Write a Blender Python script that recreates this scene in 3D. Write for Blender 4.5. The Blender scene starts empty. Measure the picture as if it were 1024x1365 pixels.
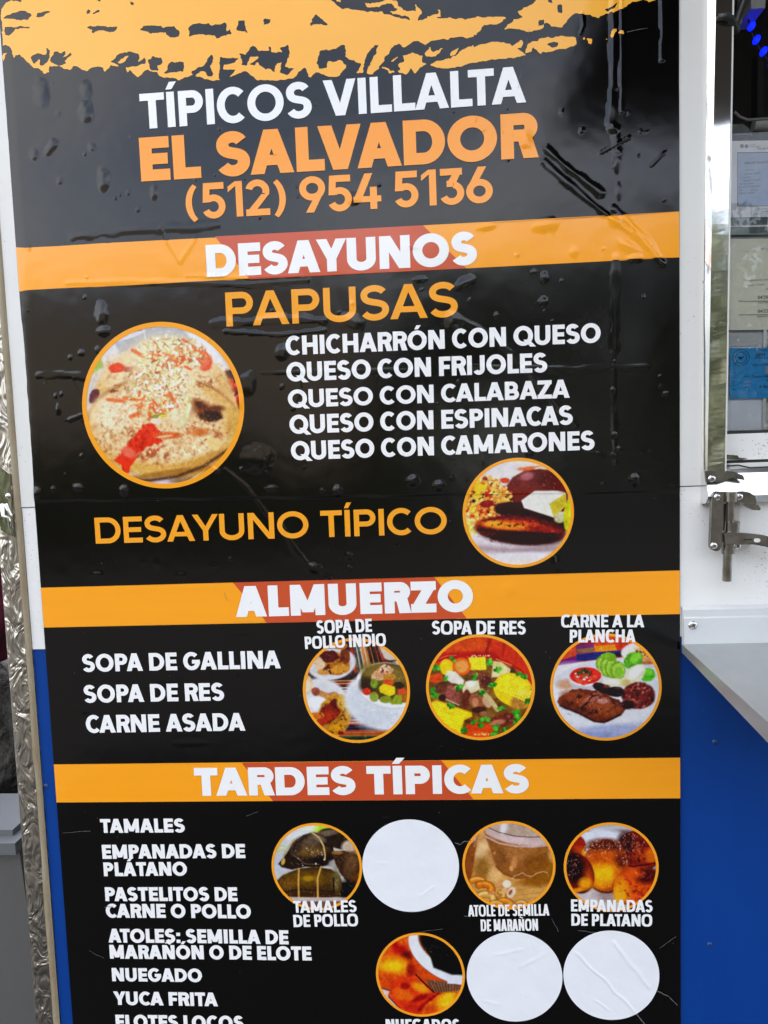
import bpy, math, random
import numpy as np
from mathutils import Vector, Matrix
from mathutils.geometry import delaunay_2d_cdt

# ------------------------------------------------------------------ camera, sky, sun, exposure
S = bpy.context.scene
COL = S.collection
ZREF = 1.45
FPX, CXP, CYP = 870.0, 512.0, 682.5
RC = np.array([[0.99805, 0.03464, 0.05201], [-0.03074, 0.99679, -0.07392], [-0.0544, 0.07218, 0.99591]])
CC = np.array([0.4869, -0.0489, -0.8038])            # x right, y down, z into the wall
cam_d = bpy.data.cameras.new('camera'); cam = bpy.data.objects.new('camera', cam_d); COL.objects.link(cam)
cam_d.sensor_fit = 'VERTICAL'; cam_d.sensor_height = 36.0; cam_d.lens = FPX / 1365.0 * 36.0
cam_d.clip_start = 0.02; cam_d.clip_end = 2000
def w2b(v): return Vector((v[0], v[2], -v[1]))
_m = Matrix.Identity(4)
for i, a in enumerate((w2b(RC[0]), -w2b(RC[1]), -w2b(RC[2]))):
    for j in range(3): _m[j][i] = a[j]
_m.translation = Vector((CC[0], CC[2], ZREF - CC[1]))
cam.matrix_world = _m
S.camera = cam

SUN_EL, SUN_AZ = math.radians(44), math.radians(24)      # sun behind the truck, the menu side is in open shade
wd = bpy.data.worlds.new('World'); S.world = wd; wd.use_nodes = True
nt = wd.node_tree; nt.nodes.clear()
wo = nt.nodes.new('ShaderNodeOutputWorld'); bg = nt.nodes.new('ShaderNodeBackground')
sky = nt.nodes.new('ShaderNodeTexSky'); sky.sky_type = 'NISHITA'; sky.sun_disc = False
sky.sun_elevation = SUN_EL; sky.sun_rotation = SUN_AZ
tcw = nt.nodes.new('ShaderNodeTexCoord'); mpw = nt.nodes.new('ShaderNodeMapping'); mpw.inputs['Scale'].default_value = (1, 1, 2.2)
nzw = nt.nodes.new('ShaderNodeTexNoise'); nzw.inputs['Scale'].default_value = 2.3; nzw.inputs['Detail'].default_value = 5
crw = nt.nodes.new('ShaderNodeValToRGB'); crw.color_ramp.elements[0].position = .38; crw.color_ramp.elements[1].position = .62
crw.color_ramp.elements[0].color = (.17, .17, .17, 1); crw.color_ramp.elements[1].color = (.62, .62, .62, 1)
mxw = nt.nodes.new('ShaderNodeMixRGB'); mxw.inputs[2].default_value = (8.8, 8.4, 7.9, 1)      # bright cloud tone, added to take blue out of the sky light
L = nt.links.new
L(tcw.outputs['Generated'], mpw.inputs[0]); L(mpw.outputs[0], nzw.inputs['Vector']); L(nzw.outputs[0], crw.inputs[0])
L(crw.outputs[0], mxw.inputs[0]); L(sky.outputs[0], mxw.inputs[1]); L(mxw.outputs[0], bg.inputs[0]); L(bg.outputs[0], wo.inputs[0])
bg.inputs[1].default_value = 0.13
sd = bpy.data.lights.new('sun', 'SUN'); sun = bpy.data.objects.new('sun', sd); COL.objects.link(sun)
sd.energy = 4.0; sd.angle = math.radians(.5); sd.color = (1, .95, .87)
_sv = Vector((math.sin(SUN_AZ) * math.cos(SUN_EL), math.cos(SUN_AZ) * math.cos(SUN_EL), math.sin(SUN_EL)))
sun.rotation_euler = _sv.to_track_quat('Z', 'Y').to_euler()
S.view_settings.view_transform = 'Standard'; S.view_settings.look = 'None'
S.view_settings.gamma = 1; S.view_settings.use_curve_mapping = False
S.view_settings.exposure = 2.14

# ------------------------------------------------------------------ helpers
def P(px, py, Y=0.0):
    """photo pixel -> (X, Z) where the sight line meets the upright plane at depth Y"""
    d = RC.T @ np.array([(px - CXP) / FPX, (py - CYP) / FPX, 1.0])
    t = (Y - CC[2]) / d[2]; q = CC + t * d
    return float(q[0]), float(ZREF - q[1])
def PV(px, py, Y=0.0):
    x, z = P(px, py, Y); return (x, Y, z)
def put(o, parent=None):
    COL.objects.link(o)
    if parent is not None: o.parent = parent
    return o
def thing(name, label, cat, group=None):
    o = bpy.data.objects.new(name, None); o.empty_display_size = .05; COL.objects.link(o)
    o['label'] = label; o['category'] = cat
    if group: o['group'] = group
    return o
def tag(o, label, cat, group=None):
    o['label'] = label; o['category'] = cat
    if group: o['group'] = group
    return o
def mesh_obj(name, verts, faces, m, parent=None, smooth=False, normals=None, loc=None):
    me = bpy.data.meshes.new(name); me.from_pydata([tuple(v) for v in verts], [], [tuple(f) for f in faces])
    if isinstance(m, (list, tuple)):
        for k in m: me.materials.append(k)
    else: me.materials.append(m)
    if smooth or normals is not None: me.polygons.foreach_set('use_smooth', [True] * len(me.polygons))
    if normals is not None: me.normals_split_custom_set_from_vertices([tuple(n) for n in normals])
    me.update()
    return put(bpy.data.objects.new(name, me), parent)
import bmesh
def bm_obj(name, bm, m, parent=None, smooth=False, bevel=0, seg=2):
    if bevel:
        es = [e for e in bm.edges if len(e.link_faces) == 2 and e.calc_face_angle(0) > .5]
        bmesh.ops.bevel(bm, geom=es, offset=bevel, segments=seg, affect='EDGES', profile=.5, clamp_overlap=True)
    bmesh.ops.recalc_face_normals(bm, faces=bm.faces)
    me = bpy.data.meshes.new(name); bm.to_mesh(me); bm.free(); me.materials.append(m)
    if smooth: me.polygons.foreach_set('use_smooth', [True] * len(me.polygons))
    return put(bpy.data.objects.new(name, me), parent)
def add_box(bm, x0, x1, y0, y1, z0, z1):
    v = [bm.verts.new(c) for c in ((x0,y0,z0),(x1,y0,z0),(x1,y1,z0),(x0,y1,z0),(x0,y0,z1),(x1,y0,z1),(x1,y1,z1),(x0,y1,z1))]
    for f in ((0,3,2,1),(4,5,6,7),(0,1,5,4),(1,2,6,5),(2,3,7,6),(3,0,4,7)): bm.faces.new([v[i] for i in f])
def add_prism(bm, poly, y0, y1):
    """outline of (x, z) points given thickness along Y"""
    a = [bm.verts.new((x, y0, z)) for x, z in poly]; b = [bm.verts.new((x, y1, z)) for x, z in poly]
    n = len(poly); bm.faces.new(a); bm.faces.new(b[::-1])
    for i in range(n): bm.faces.new((a[i], b[i], b[(i+1) % n], a[(i+1) % n]))
def add_tube(bm, pts, r, n=12, caps=True):
    pts = [Vector(p) for p in pts]; rings = []
    for i, p in enumerate(pts):
        t = (pts[min(i+1, len(pts)-1)] - pts[max(i-1, 0)]).normalized()
        up = Vector((0, 0, 1)) if abs(t.z) < .9 else Vector((1, 0, 0))
        a = t.cross(up).normalized(); b = t.cross(a)
        rr = r[i] if isinstance(r, (list, tuple)) else r
        rings.append([bm.verts.new(p + rr * (math.cos(2*math.pi*k/n) * a + math.sin(2*math.pi*k/n) * b)) for k in range(n)])
    for i in range(len(rings)-1):
        for k in range(n): bm.faces.new((rings[i][k], rings[i][(k+1) % n], rings[i+1][(k+1) % n], rings[i+1][k]))
    if caps: bm.faces.new(rings[0][::-1]); bm.faces.new(rings[-1])
def add_dome(bm, x, y, z, r, h, n=18, m=5):
    """round head on an upright wall, swelling towards -Y"""
    rings = []
    for i in range(m):
        a = (math.pi/2) * i / m
        rings.append([bm.verts.new((x + r*math.cos(a)*math.cos(2*math.pi*k/n), y - h*math.sin(a), z + r*math.cos(a)*math.sin(2*math.pi*k/n))) for k in range(n)])
    top = bm.verts.new((x, y - h, z))
    for i in range(m-1):
        for k in range(n): bm.faces.new((rings[i][k], rings[i][(k+1) % n], rings[i+1][(k+1) % n], rings[i+1][k]))
    for k in range(n): bm.faces.new((rings[-1][k], rings[-1][(k+1) % n], top))

def lin(c):
    c = np.asarray(c, float) / 255.0
    return np.where(c <= .04045, c / 12.92, ((c + .055) / 1.055) ** 2.4)
def mat(name, rgb, rough=.5, metal=0.0, spec=.5, noise=None, bump=None, coat=0, ior=1.5, **kw):
    """noise = (scale, amount, other rgb)   bump = (scale, strength, distance)"""
    m = bpy.data.materials.new(name); m.use_nodes = True; n = m.node_tree; b = n.nodes['Principled BSDF']
    b.inputs['Base Color'].default_value = (*rgb, 1); b.inputs['Roughness'].default_value = rough
    b.inputs['Metallic'].default_value = metal; b.inputs['Specular IOR Level'].default_value = spec; b.inputs['IOR'].default_value = ior
    b.inputs['Coat Weight'].default_value = coat
    tc = n.nodes.new('ShaderNodeTexCoord')
    if noise:
        z = n.nodes.new('ShaderNodeTexNoise'); z.inputs['Scale'].default_value = noise[0]; z.inputs['Detail'].default_value = 8; z.inputs['Roughness'].default_value = .65
        r = n.nodes.new('ShaderNodeValToRGB'); r.color_ramp.elements[0].position = kw.get('lo', .4); r.color_ramp.elements[1].position = kw.get('hi', .7)
        x = n.nodes.new('ShaderNodeMixRGB'); x.inputs[1].default_value = (*rgb, 1); x.inputs[2].default_value = (*noise[2], 1)
        u = n.nodes.new('ShaderNodeMath'); u.operation = 'MULTIPLY'; u.inputs[1].default_value = noise[1]
        mp = n.nodes.new('ShaderNodeMapping'); mp.inputs['Scale'].default_value = kw.get('stretch', (1, 1, 1))
        n.links.new(tc.outputs['Object'], mp.inputs[0]); n.links.new(mp.outputs[0], z.inputs['Vector']); n.links.new(z.outputs[0], r.inputs[0])
        n.links.new(r.outputs[0], u.inputs[0]); n.links.new(u.outputs[0], x.inputs[0]); n.links.new(x.outputs[0], b.inputs['Base Color'])
    if 'speck' in kw:      # small grime specks: (scale, low, high, rgb)
        sc_, lo_, hi_, rgb_ = kw['speck']
        z3 = n.nodes.new('ShaderNodeTexNoise'); z3.inputs['Scale'].default_value = sc_; z3.inputs['Detail'].default_value = 3
        z4 = n.nodes.new('ShaderNodeTexNoise'); z4.inputs['Scale'].default_value = 9; z4.inputs['Detail'].default_value = 3
        ad = n.nodes.new('ShaderNodeMath'); ad.operation = 'MULTIPLY_ADD'; ad.inputs[1].default_value = .35; n.links.new(z4.outputs[0], ad.inputs[0]); n.links.new(z3.outputs[0], ad.inputs[2])
        r3 = n.nodes.new('ShaderNodeMapRange'); r3.inputs[1].default_value = lo_; r3.inputs[2].default_value = hi_; n.links.new(ad.outputs[0], r3.inputs[0])
        x3 = n.nodes.new('ShaderNodeMixRGB'); x3.inputs[2].default_value = (*rgb_, 1); src = b.inputs['Base Color'].links
        if src: n.links.new(src[0].from_socket, x3.inputs[1])
        else: x3.inputs[1].default_value = (*rgb, 1)
        n.links.new(tc.outputs['Object'], z3.inputs['Vector']); n.links.new(tc.outputs['Object'], z4.inputs['Vector']); n.links.new(r3.outputs[0], x3.inputs[0]); n.links.new(x3.outputs[0], b.inputs['Base Color'])
    if bump:
        z2 = n.nodes.new('ShaderNodeTexNoise'); z2.inputs['Scale'].default_value = bump[0]; z2.inputs['Detail'].default_value = kw.get('bdetail', 4); z2.inputs['Distortion'].default_value = kw.get('bdist', 0)
        mp2 = n.nodes.new('ShaderNodeMapping'); mp2.inputs['Scale'].default_value = kw.get('bstretch', (1, 1, 1))
        bp = n.nodes.new('ShaderNodeBump'); bp.inputs['Strength'].default_value = bump[1]; bp.inputs['Distance'].default_value = bump[2]
        n.links.new(tc.outputs['Object'], mp2.inputs[0]); n.links.new(mp2.outputs[0], z2.inputs['Vector'])
        n.links.new(z2.outputs[0], bp.inputs['Height']); n.links.new(bp.outputs[0], b.inputs['Normal'])
    return m
def emit(name, rgb, k):
    m = bpy.data.materials.new(name); m.use_nodes = True; b = m.node_tree.nodes['Principled BSDF']
    b.inputs['Base Color'].default_value = (*rgb, 1); b.inputs['Emission Color'].default_value = (*rgb, 1); b.inputs['Emission Strength'].default_value = k
    return m

VB = dict(bump=(900, .12, .0004), bdetail=3)
def vinyl(name, rgb, **k):
    kk = dict(rough=.115, spec=.43, **VB); kk.update(k); return mat(name, rgb, **kk)
M = {}
M['black'] = vinyl('black_vinyl', (.0012, .0009, .0009))
M['yellow'] = vinyl('brush_yellow', tuple(lin((247, 178, 62))))
M['stripe'] = vinyl('stripe_orange', tuple(lin((246, 160, 28))), noise=(30, .25, tuple(lin((236, 150, 30)))), stretch=(.2, 1, 3))
M['rust'] = vinyl('stripe_rust', tuple(lin((196, 78, 40))))
M['oletter'] = vinyl('orange_letters', tuple(lin((248, 156, 42))))
M['gold'] = vinyl('gold_letters', tuple(lin((240, 160, 40))))
M['ring'] = vinyl('orange_border', tuple(lin((240, 158, 34))))
M['wletter'] = vinyl('white_letters', (.85, .85, .85))
M['sticker'] = mat('sticker_white', (.79, .81, .85), rough=.33, noise=(25, .25, (.70, .73, .79)), bump=(38, .10, .004))
M['scratch'] = mat('scratch_mark', (.11, .105, .10), rough=.6)
M['white'] = mat('white_panel', (.70, .70, .675), rough=.34, noise=(9, .35, (.62, .62, .59)), bump=(14, .08, .006), speck=(240, .895, .95, (.33, .32, .30)))
M['whitedirty'] = mat('white_panel_specked', (.78, .78, .765), rough=.4, noise=(12, .4, (.69, .69, .67)), speck=(420, .81, .90, (.30, .29, .27)), bump=(200, .05, .001))
M['blue'] = mat('blue_panel', (.001, .040, .235), rough=.45, spec=.2, noise=(14, .35, (.004, .055, .29)), bump=(18, .06, .005), stretch=(1, 1, .25), speck=(300, .88, .97, (.03, .10, .30)))
M['steel'] = mat('polished_steel', (.78, .77, .74), rough=.06, metal=1, bump=(10, .12, .012), bstretch=(1, 1, .35))
M['brushed'] = mat('brushed_steel', (.72, .73, .74), rough=.3, metal=1, noise=(60, .3, (.6, .6, .6)), stretch=(1, 1, 6), bump=(30, .05, .004))
M['latch'] = mat('dull_latch_steel', (.33, .31, .28), rough=.24, metal=1, noise=(55, .75, (.13, .12, .10)), lo=.35, hi=.6, bump=(160, .15, .001))
M['screw'] = mat('screw_metal', (.62, .62, .6), rough=.25, metal=1)
M['shelf'] = mat('shelf_steel', (.43, .45, .455), rough=.33, metal=.6, noise=(18, .6, (.34, .36, .37)), bump=(26, .06, .004))
M['flange'] = mat('shelf_flange_paint', (.60, .62, .63), rough=.38, noise=(30, .3, (.52, .54, .55)))
M['foil'] = mat('crinkled_aluminium', (.44, .41, .36), rough=.30, metal=1, bump=(44, 1.0, .008), bdetail=2, bdist=1.6, bstretch=(1.2, 1.2, .6), noise=(60, .6, (.36, .33, .28)))
M['caulk'] = mat('brown_caulk', (.24, .185, .11), rough=.7, noise=(60, .7, (.36, .32, .23)), bump=(150, .4, .002), stretch=(1, 1, .2))
M['dark'] = mat('dark_interior', (.012, .012, .013), rough=.5)
M['body'] = mat('truck_side_paint', (.7, .7, .69), rough=.45)
M['hatch'] = mat('hatch_underside', (.10, .085, .07), rough=.6, noise=(6, .4, (.08, .07, .06)))
# ------------------------------------------------------------------ numeric noise
def vnoise(x, y, scale, seed):
    """smooth value noise, any array shape"""
    x = np.asarray(x, float) * scale + seed * 17.31 + 500; y = np.asarray(y, float) * scale + seed * 9.77 + 500
    xi = np.floor(x).astype(np.int64); yi = np.floor(y).astype(np.int64); fx = x - xi; fy = y - yi
    fx = fx * fx * (3 - 2 * fx); fy = fy * fy * (3 - 2 * fy)
    def h(a, b):
        n = (a * 374761393 + b * 668265263 + int(seed) * 974711) & 0xFFFFFFFF
        n = ((n ^ (n >> 13)) * 1274126177) & 0xFFFFFFFF
        return ((n ^ (n >> 16)) & 0xFFFF) / 65535.0
    return (h(xi, yi) * (1-fx) + h(xi+1, yi) * fx) * (1-fy) + (h(xi, yi+1) * (1-fx) + h(xi+1, yi+1) * fx) * fy
def fbm(x, y, scale, seed, oct=4):
    s = 0; a = .5; t = 0
    x = np.asarray(x, float); y = np.asarray(y, float)
    for i in range(oct):
        x, y = x*.8 - y*.6, x*.6 + y*.8
        s = s + a * vnoise(x, y, scale * 2**i, seed + i); t += a; a *= .55
    return s / t
def pip(px, py, poly):
    """points inside a polygon"""
    r = np.zeros(px.shape, bool); n = len(poly)
    for i in range(n):
        x0, y0 = poly[i]; x1, y1 = poly[(i+1) % n]
        if y0 == y1: continue
        r ^= ((y0 > py) != (y1 > py)) & (px < (x1-x0) * (py-y0) / (y1-y0) + x0)
    return r

# ------------------------------------------------------------------ the vinyl's bubbles and creases (height in metres towards the viewer)
BUB = [  # px, py, rx, ry, mm, tilt
    (57,125,12,22,.9,0),(116,150,11,16,1.5,0),(116,120,9,14,.7,0),(70,197,7,15,1.1,.7),(47,207,7,10,.7,0),(139,240,9,19,1.3,0),
    (207,258,6,12,.8,0),(124,197,6,7,.5,0),(81,242,5,6,.4,0),(172,258,4,4,.3,0),(79,152,5,5,.2,0),(185,280,5,4,.3,0),
    (137,420,10,18,1.7,0),(140,442,11,8,1.2,0),(95,477,4,4,.6,0),(110,471,6,5,.7,0),(79,545,4,9,.8,0),(96,558,8,3,.5,-.3),(131,467,5,6,.5,0),
    (342,612,25,20,1.5,0),(320,535,8,12,.8,0),(330,512,14,20,1.0,.5),(105,650,8,6,1.2,.3),(166,654,6,9,1.3,0),(72,652,4,4,.6,0),
    (50,658,6,10,1.4,0),(450,655,7,9,1.6,0),(430,654,3,4,.6,0),(550,641,9,10,1.7,.78),(585,648,9,9,1.6,.78),(845,640,9,11,1.7,0),
    (130,766,10,6,.7,0),(210,752,5,9,.5,0),(242,767,8,5,.5,0),(420,757,14,9,1.3,.3),(466,741,7,7,.7,0),(466,757,6,5,.6,0),(307,745,5,3,.4,0),
    (742,752,9,15,1.3,0),(678,785,14,12,.5,0),(605,430,14,13,.9,.4),(470,430,20,12,.8,.3),(376,470,12,13,1.0,.3),(376,516,4,5,.5,0),(361,651,10,4,.7,0),
    (724,403,7,8,1.1,0),(725,371,6,9,.9,0),(661,421,4,4,.5,0),(711,363,5,3,.4,0),(620,378,18,9,1.1,-.4),(560,373,10,4,.6,0),(847,345,12,7,1.0,0),
    (886,525,5,4,.7,0),(775,175,5,5,.6,0),(748,150,3,5,.3,0),(818,172,9,8,1.2,0),(822,215,7,20,1.1,.1),(824,255,5,15,.6,0),(700,190,11,12,.8,.3),
    (472,266,10,9,.8,0),(727,300,22,12,1.0,-.1),(648,303,16,6,.9,-.1),(820,296,12,10,.9,.3),(764,336,7,9,.5,0),(838,330,22,8,.7,.5),
    (818,580,5,6,.9,0),(824,600,5,7,.9,0),(818,607,8,3,.6,.4),(816,520,4,5,.7,0),(817,545,3,8,.5,0),(795,605,14,4,.6,.5),(855,603,3,3,.3,0),
    (705,605,6,4,.5,0),(603,637,4,5,.5,0),(285,755,6,5,.4,0),(190,750,4,4,.3,0),(320,850,40,6,.25,0),(110,945,14,6,.4,.4),(220,905,22,7,.3,0),
    (255,990,30,6,.3,0),(880,515,4,4,.4,0),(515,1090,8,3,.3,0),(640,1075,12,5,.3,.4),(865,1120,10,8,.3,0),(548,330,6,4,.4,0)]
RDG = [  # polyline px, half width px, mm
    ([(100,316),(160,309),(225,305),(290,301)],7,.34,1),([(92,378),(170,376),(240,377),(330,380),(410,374)],5,.4,2),
    ([(250,368),(330,371),(400,368)],4,.4,3),([(285,432),(330,430),(380,425),(430,428)],7,.5,4),([(300,442),(370,447),(432,441)],4,.5,5),
    ([(52,501),(80,499),(112,502)],6,.4,6),([(350,497),(450,495),(560,494)],4,.22,7),([(700,491),(780,492),(862,489)],6,.32,8),
    ([(620,488),(700,492)],4,.3,18),
    ([(818,-30),(817,60),(816,120),(814,172)],7,1.0,9),([(828,-30),(828,60),(828,150)],4,.8,10),([(880,-30),(883,30),(882,80)],5,.8,11),
    ([(819,345),(819,400),(819,440),(818,465)],7,.6,12),([(818,470),(817,540),(820,620)],4,.28,13),([(820,175),(822,200)],8,.8,31),
    ([(727,199),(760,228),(800,258)],7,.9,14),([(724,216),(765,252),(805,285),(850,318),(882,352)],6,.75,15),([(818,280),(850,310),(880,350)],7,.7,16),
    ([(600,418),(640,440),(680,470),(720,515),(768,568)],5,.34,17),([(880,-30),(880,0)],4,.5,19),
    ([(262,598),(280,620),(290,628)],4,.5,20),([(375,700),(395,735),(425,765),(440,772)],5,.6,21),([(360,690),(330,650),(300,625)],4,.35,22),
    ([(215,305),(235,340),(240,350),(262,318)],4,.35,23),([(100,505),(108,520),(112,560)],3,.25,24),([(95,560),(110,553)],3,.5,25),
    ([(820,195),(800,205),(838,185)],3,.5,26),([(885,205),(868,222)],3,.4,27),([(400,495),(400,520),(392,545)],4,.4,28),
    ([(775,20),(777,35),(773,46)],3,.6,29),([(690,185),(706,176)],3,.5,30)]
WX0, WX1 = 0.0, 0.8
def ellm(px, py):  # local metres per pixel on the wall
    a = P(px - 1, py); b = P(px + 1, py); return (b[0] - a[0]) / 2
_B = []
for (px, py, rx, ry, mm, t) in BUB:
    x, z = P(px, py); k = ellm(px, py); _B.append((x, z, rx*k, ry*k, mm*.001, -t))
_R = []
for (pl, hw, mm, sd_) in RDG:
    pts = [P(*p) for p in pl]; _R.append((np.array(pts), hw*ellm(*pl[0]), mm*.001, sd_))
_RNDB = random.Random(5)
for i in range(130):   # many little trapped air blisters
    px, py = _RNDB.uniform(20, 895), _RNDB.choice((_RNDB.uniform(100, 660), _RNDB.uniform(100, 660), _RNDB.uniform(660, 1365)))
    x, z = P(px, py); r = _RNDB.uniform(.9, 2.6) * .001
    _B.append((x, z, r, r * _RNDB.uniform(.7, 1.6), _RNDB.uniform(.12, .35) * r, 0))
_ZS0, _ZS1 = P(48, 669)[1], P(906, 656)[1]
def hf(x, z):
    x = np.asarray(x, float); z = np.asarray(z, float); h = np.zeros(x.shape)
    h += .0011 * (fbm(x, z * .7, 9, 3, 2) - .5) + .00022 * (fbm(x, z, 45, 8, 2) - .5)
    for (bx, bz, rx, rz, a, t) in _B:
        R_ = 1.3 * max(rx, rz); s = np.nonzero((np.abs(x - bx) < R_) & (np.abs(z - bz) < R_))
        if not len(s[0]): continue
        dx = x[s] - bx; dz = z[s] - bz; c, n = math.cos(t), math.sin(t)
        u = (dx*c + dz*n) / rx; v = (-dx*n + dz*c) / rz
        w = 1 + .28 * (vnoise(x[s], z[s], 160, 4) - .5) * 2 * min(1, rx / .006)
        d = np.clip(1 - (u*u + v*v) * w, 0, 1)
        h[s] += a * d**1.5
    for (pts, hw, a, sd_) in _R:
        x0, x1 = pts[:, 0].min() - hw*2, pts[:, 0].max() + hw*2; z0, z1 = pts[:, 1].min() - hw*2, pts[:, 1].max() + hw*2
        s = np.nonzero((x > x0) & (x < x1) & (z > z0) & (z < z1))
        if not len(s[0]): continue
        X = x[s]; Z = z[s]; best = np.full(X.shape, 9.0); end = np.zeros(X.shape)
        for i in range(len(pts) - 1):
            p, q = pts[i], pts[i+1]; e = q - p; l2 = (e*e).sum()
            t = np.clip(((X-p[0])*e[0] + (Z-p[1])*e[1]) / l2, 0, 1)
            d = np.hypot(X - p[0] - t*e[0], Z - p[1] - t*e[1]); best = np.minimum(best, d)
        wob = .55 + .75 * vnoise(X, Z, 70, sd_) ; d = np.clip(1 - (best / (hw * wob))**2, 0, 1)
        h[s] += a * d**1.2 * (.5 + .9 * vnoise(X, Z, 60, sd_ + 40))
    zs = _ZS0 + (_ZS1 - _ZS0) * x / .8
    h += np.where(z > zs, .0006, 0) * np.clip((z - zs) / .0015, 0, 1)           # upper wall sheet stands proud of the lower one
    h -= .0010 * np.clip(1 - (x - WX0) / .014, 0, 1)**2 * np.clip((z - zs) * 40, 0, 1)
    return h
LIFT0 = .0016
def surf(x, z, lift):
    """vertices and normals of the vinyl at wall points"""
    x = np.asarray(x, float); z = np.asarray(z, float); e = .0005
    h = hf(x, z); gx = (hf(x+e, z) - hf(x-e, z)) / (2*e); gz = (hf(x, z+e) - hf(x, z-e)) / (2*e)
    v = np.stack([x, -(LIFT0 + lift + h), z], 1)
    n = np.stack([-gx, -np.ones_like(gx), -gz], 1); n /= np.linalg.norm(n, axis=1)[:, None]
    return v, n
def layer(name, polys, lift, m, parent, step=.0025):
    """one flat printed shape (a union of convex pieces) laid on the vinyl"""
    pts = []; fcs = []
    for p in polys:
        k = len(pts); q = list(p)
        ar = sum(q[i][0]*q[(i+1) % len(q)][1] - q[(i+1) % len(q)][0]*q[i][1] for i in range(len(q)))
        if abs(ar) < 1e-10: continue
        if ar < 0: q = q[::-1]
        pts += [Vector((a*100, b*100)) for a, b in q]; fcs.append(list(range(k, k + len(q))))
    xs = [p.x/100 for p in pts]; zs = [p.y/100 for p in pts]
    gx = np.arange(math.floor(min(xs)/step), math.ceil(max(xs)/step) + 1) * step
    gz = np.arange(math.floor(min(zs)/step), math.ceil(max(zs)/step) + 1) * step
    for a in gx[1:-1]:
        for b in gz[1:-1]: pts.append(Vector((a*100 + 1e-3*math.sin(b*9e3), b*100 + 1e-3*math.sin(a*7e3))))
    ed = [(f[i], f[(i+1) % len(f)]) for f in fcs for i in range(len(f))]
    vo, eo, fo, _, _, _ = delaunay_2d_cdt(pts, ed, [], 0, 1e-5)
    T = np.array([list(f) for f in fo]); VO = np.array([(q.x, q.y) for q in vo]) / 100; CT = VO[T].mean(1); inside = np.zeros(len(T), bool)
    for p in polys:
        p = np.array(p); lo_, hi_ = p.min(0), p.max(0)
        s = np.nonzero((CT[:, 0] >= lo_[0]) & (CT[:, 0] <= hi_[0]) & (CT[:, 1] >= lo_[1]) & (CT[:, 1] <= hi_[1]) & ~inside)[0]
        if len(s): inside[s] |= pip(CT[s, 0], CT[s, 1], [tuple(q) for q in p])
    keep = [list(f) for f in T[inside]]
    used = sorted({i for f in keep for i in f}); ix = {u: i for i, u in enumerate(used)}
    x = np.array([vo[u].x/100 for u in used]); z = np.array([vo[u].y/100 for u in used])
    v, n = surf(x, z, lift)
    fs = []
    for f in keep:
        f = [ix[i] for i in f]
        a, b, c = f[0], f[1], f[2]
        if (x[b]-x[a])*(z[c]-z[a]) - (x[c]-x[a])*(z[b]-z[a]) < 0: f = f[::-1]
        fs.append(f)
    return mesh_obj(name, v, fs, m, parent, normals=n)

# ------------------------------------------------------------------ capital letters drawn from strokes (cap height 1)
def rc(x0, y0, x1, y1): return [(x0, y0), (x1, y0), (x1, y1), (x0, y1)]
def dg(b0, b1, t0, t1, y0=0.0, y1=1.0): return [(b0, y0), (b1, y0), (t1, y1), (t0, y1)]
def arc(cx, cy, rx, ry, a0, a1, w, h, p=2.0, n=26):
    out = []; n = max(4, int(n * abs(a1-a0) / 180))
    def pt(a, X, Y):
        c, s = math.cos(a), math.sin(a); return (cx + X*math.copysign(abs(c)**(2/p), c), cy + Y*math.copysign(abs(s)**(2/p), s))
    ix, iy = max(rx - w, .004), max(ry - h, .004)
    for i in range(n):
        a = math.radians(a0 + (a1-a0)*i/n); b = math.radians(a0 + (a1-a0)*(i+1)/n)
        out.append([pt(a, rx, ry), pt(b, rx, ry), pt(b, ix, iy), pt(a, ix, iy)])
    return out
def stroke(pts, w, h):
    L_, R_ = [], []
    for i, (x, y) in enumerate(pts):
        x0, y0 = pts[max(i-1, 0)]; x1, y1 = pts[min(i+1, len(pts)-1)]; dx, dy = x1-x0, y1-y0; n = math.hypot(dx, dy)
        nx, ny = -dy/n * w/2, dx/n * h/2; L_.append((x+nx, y+ny)); R_.append((x-nx, y-ny))
    return [[L_[i], L_[i+1], R_[i+1], R_[i]] for i in range(len(pts)-1)]
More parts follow.
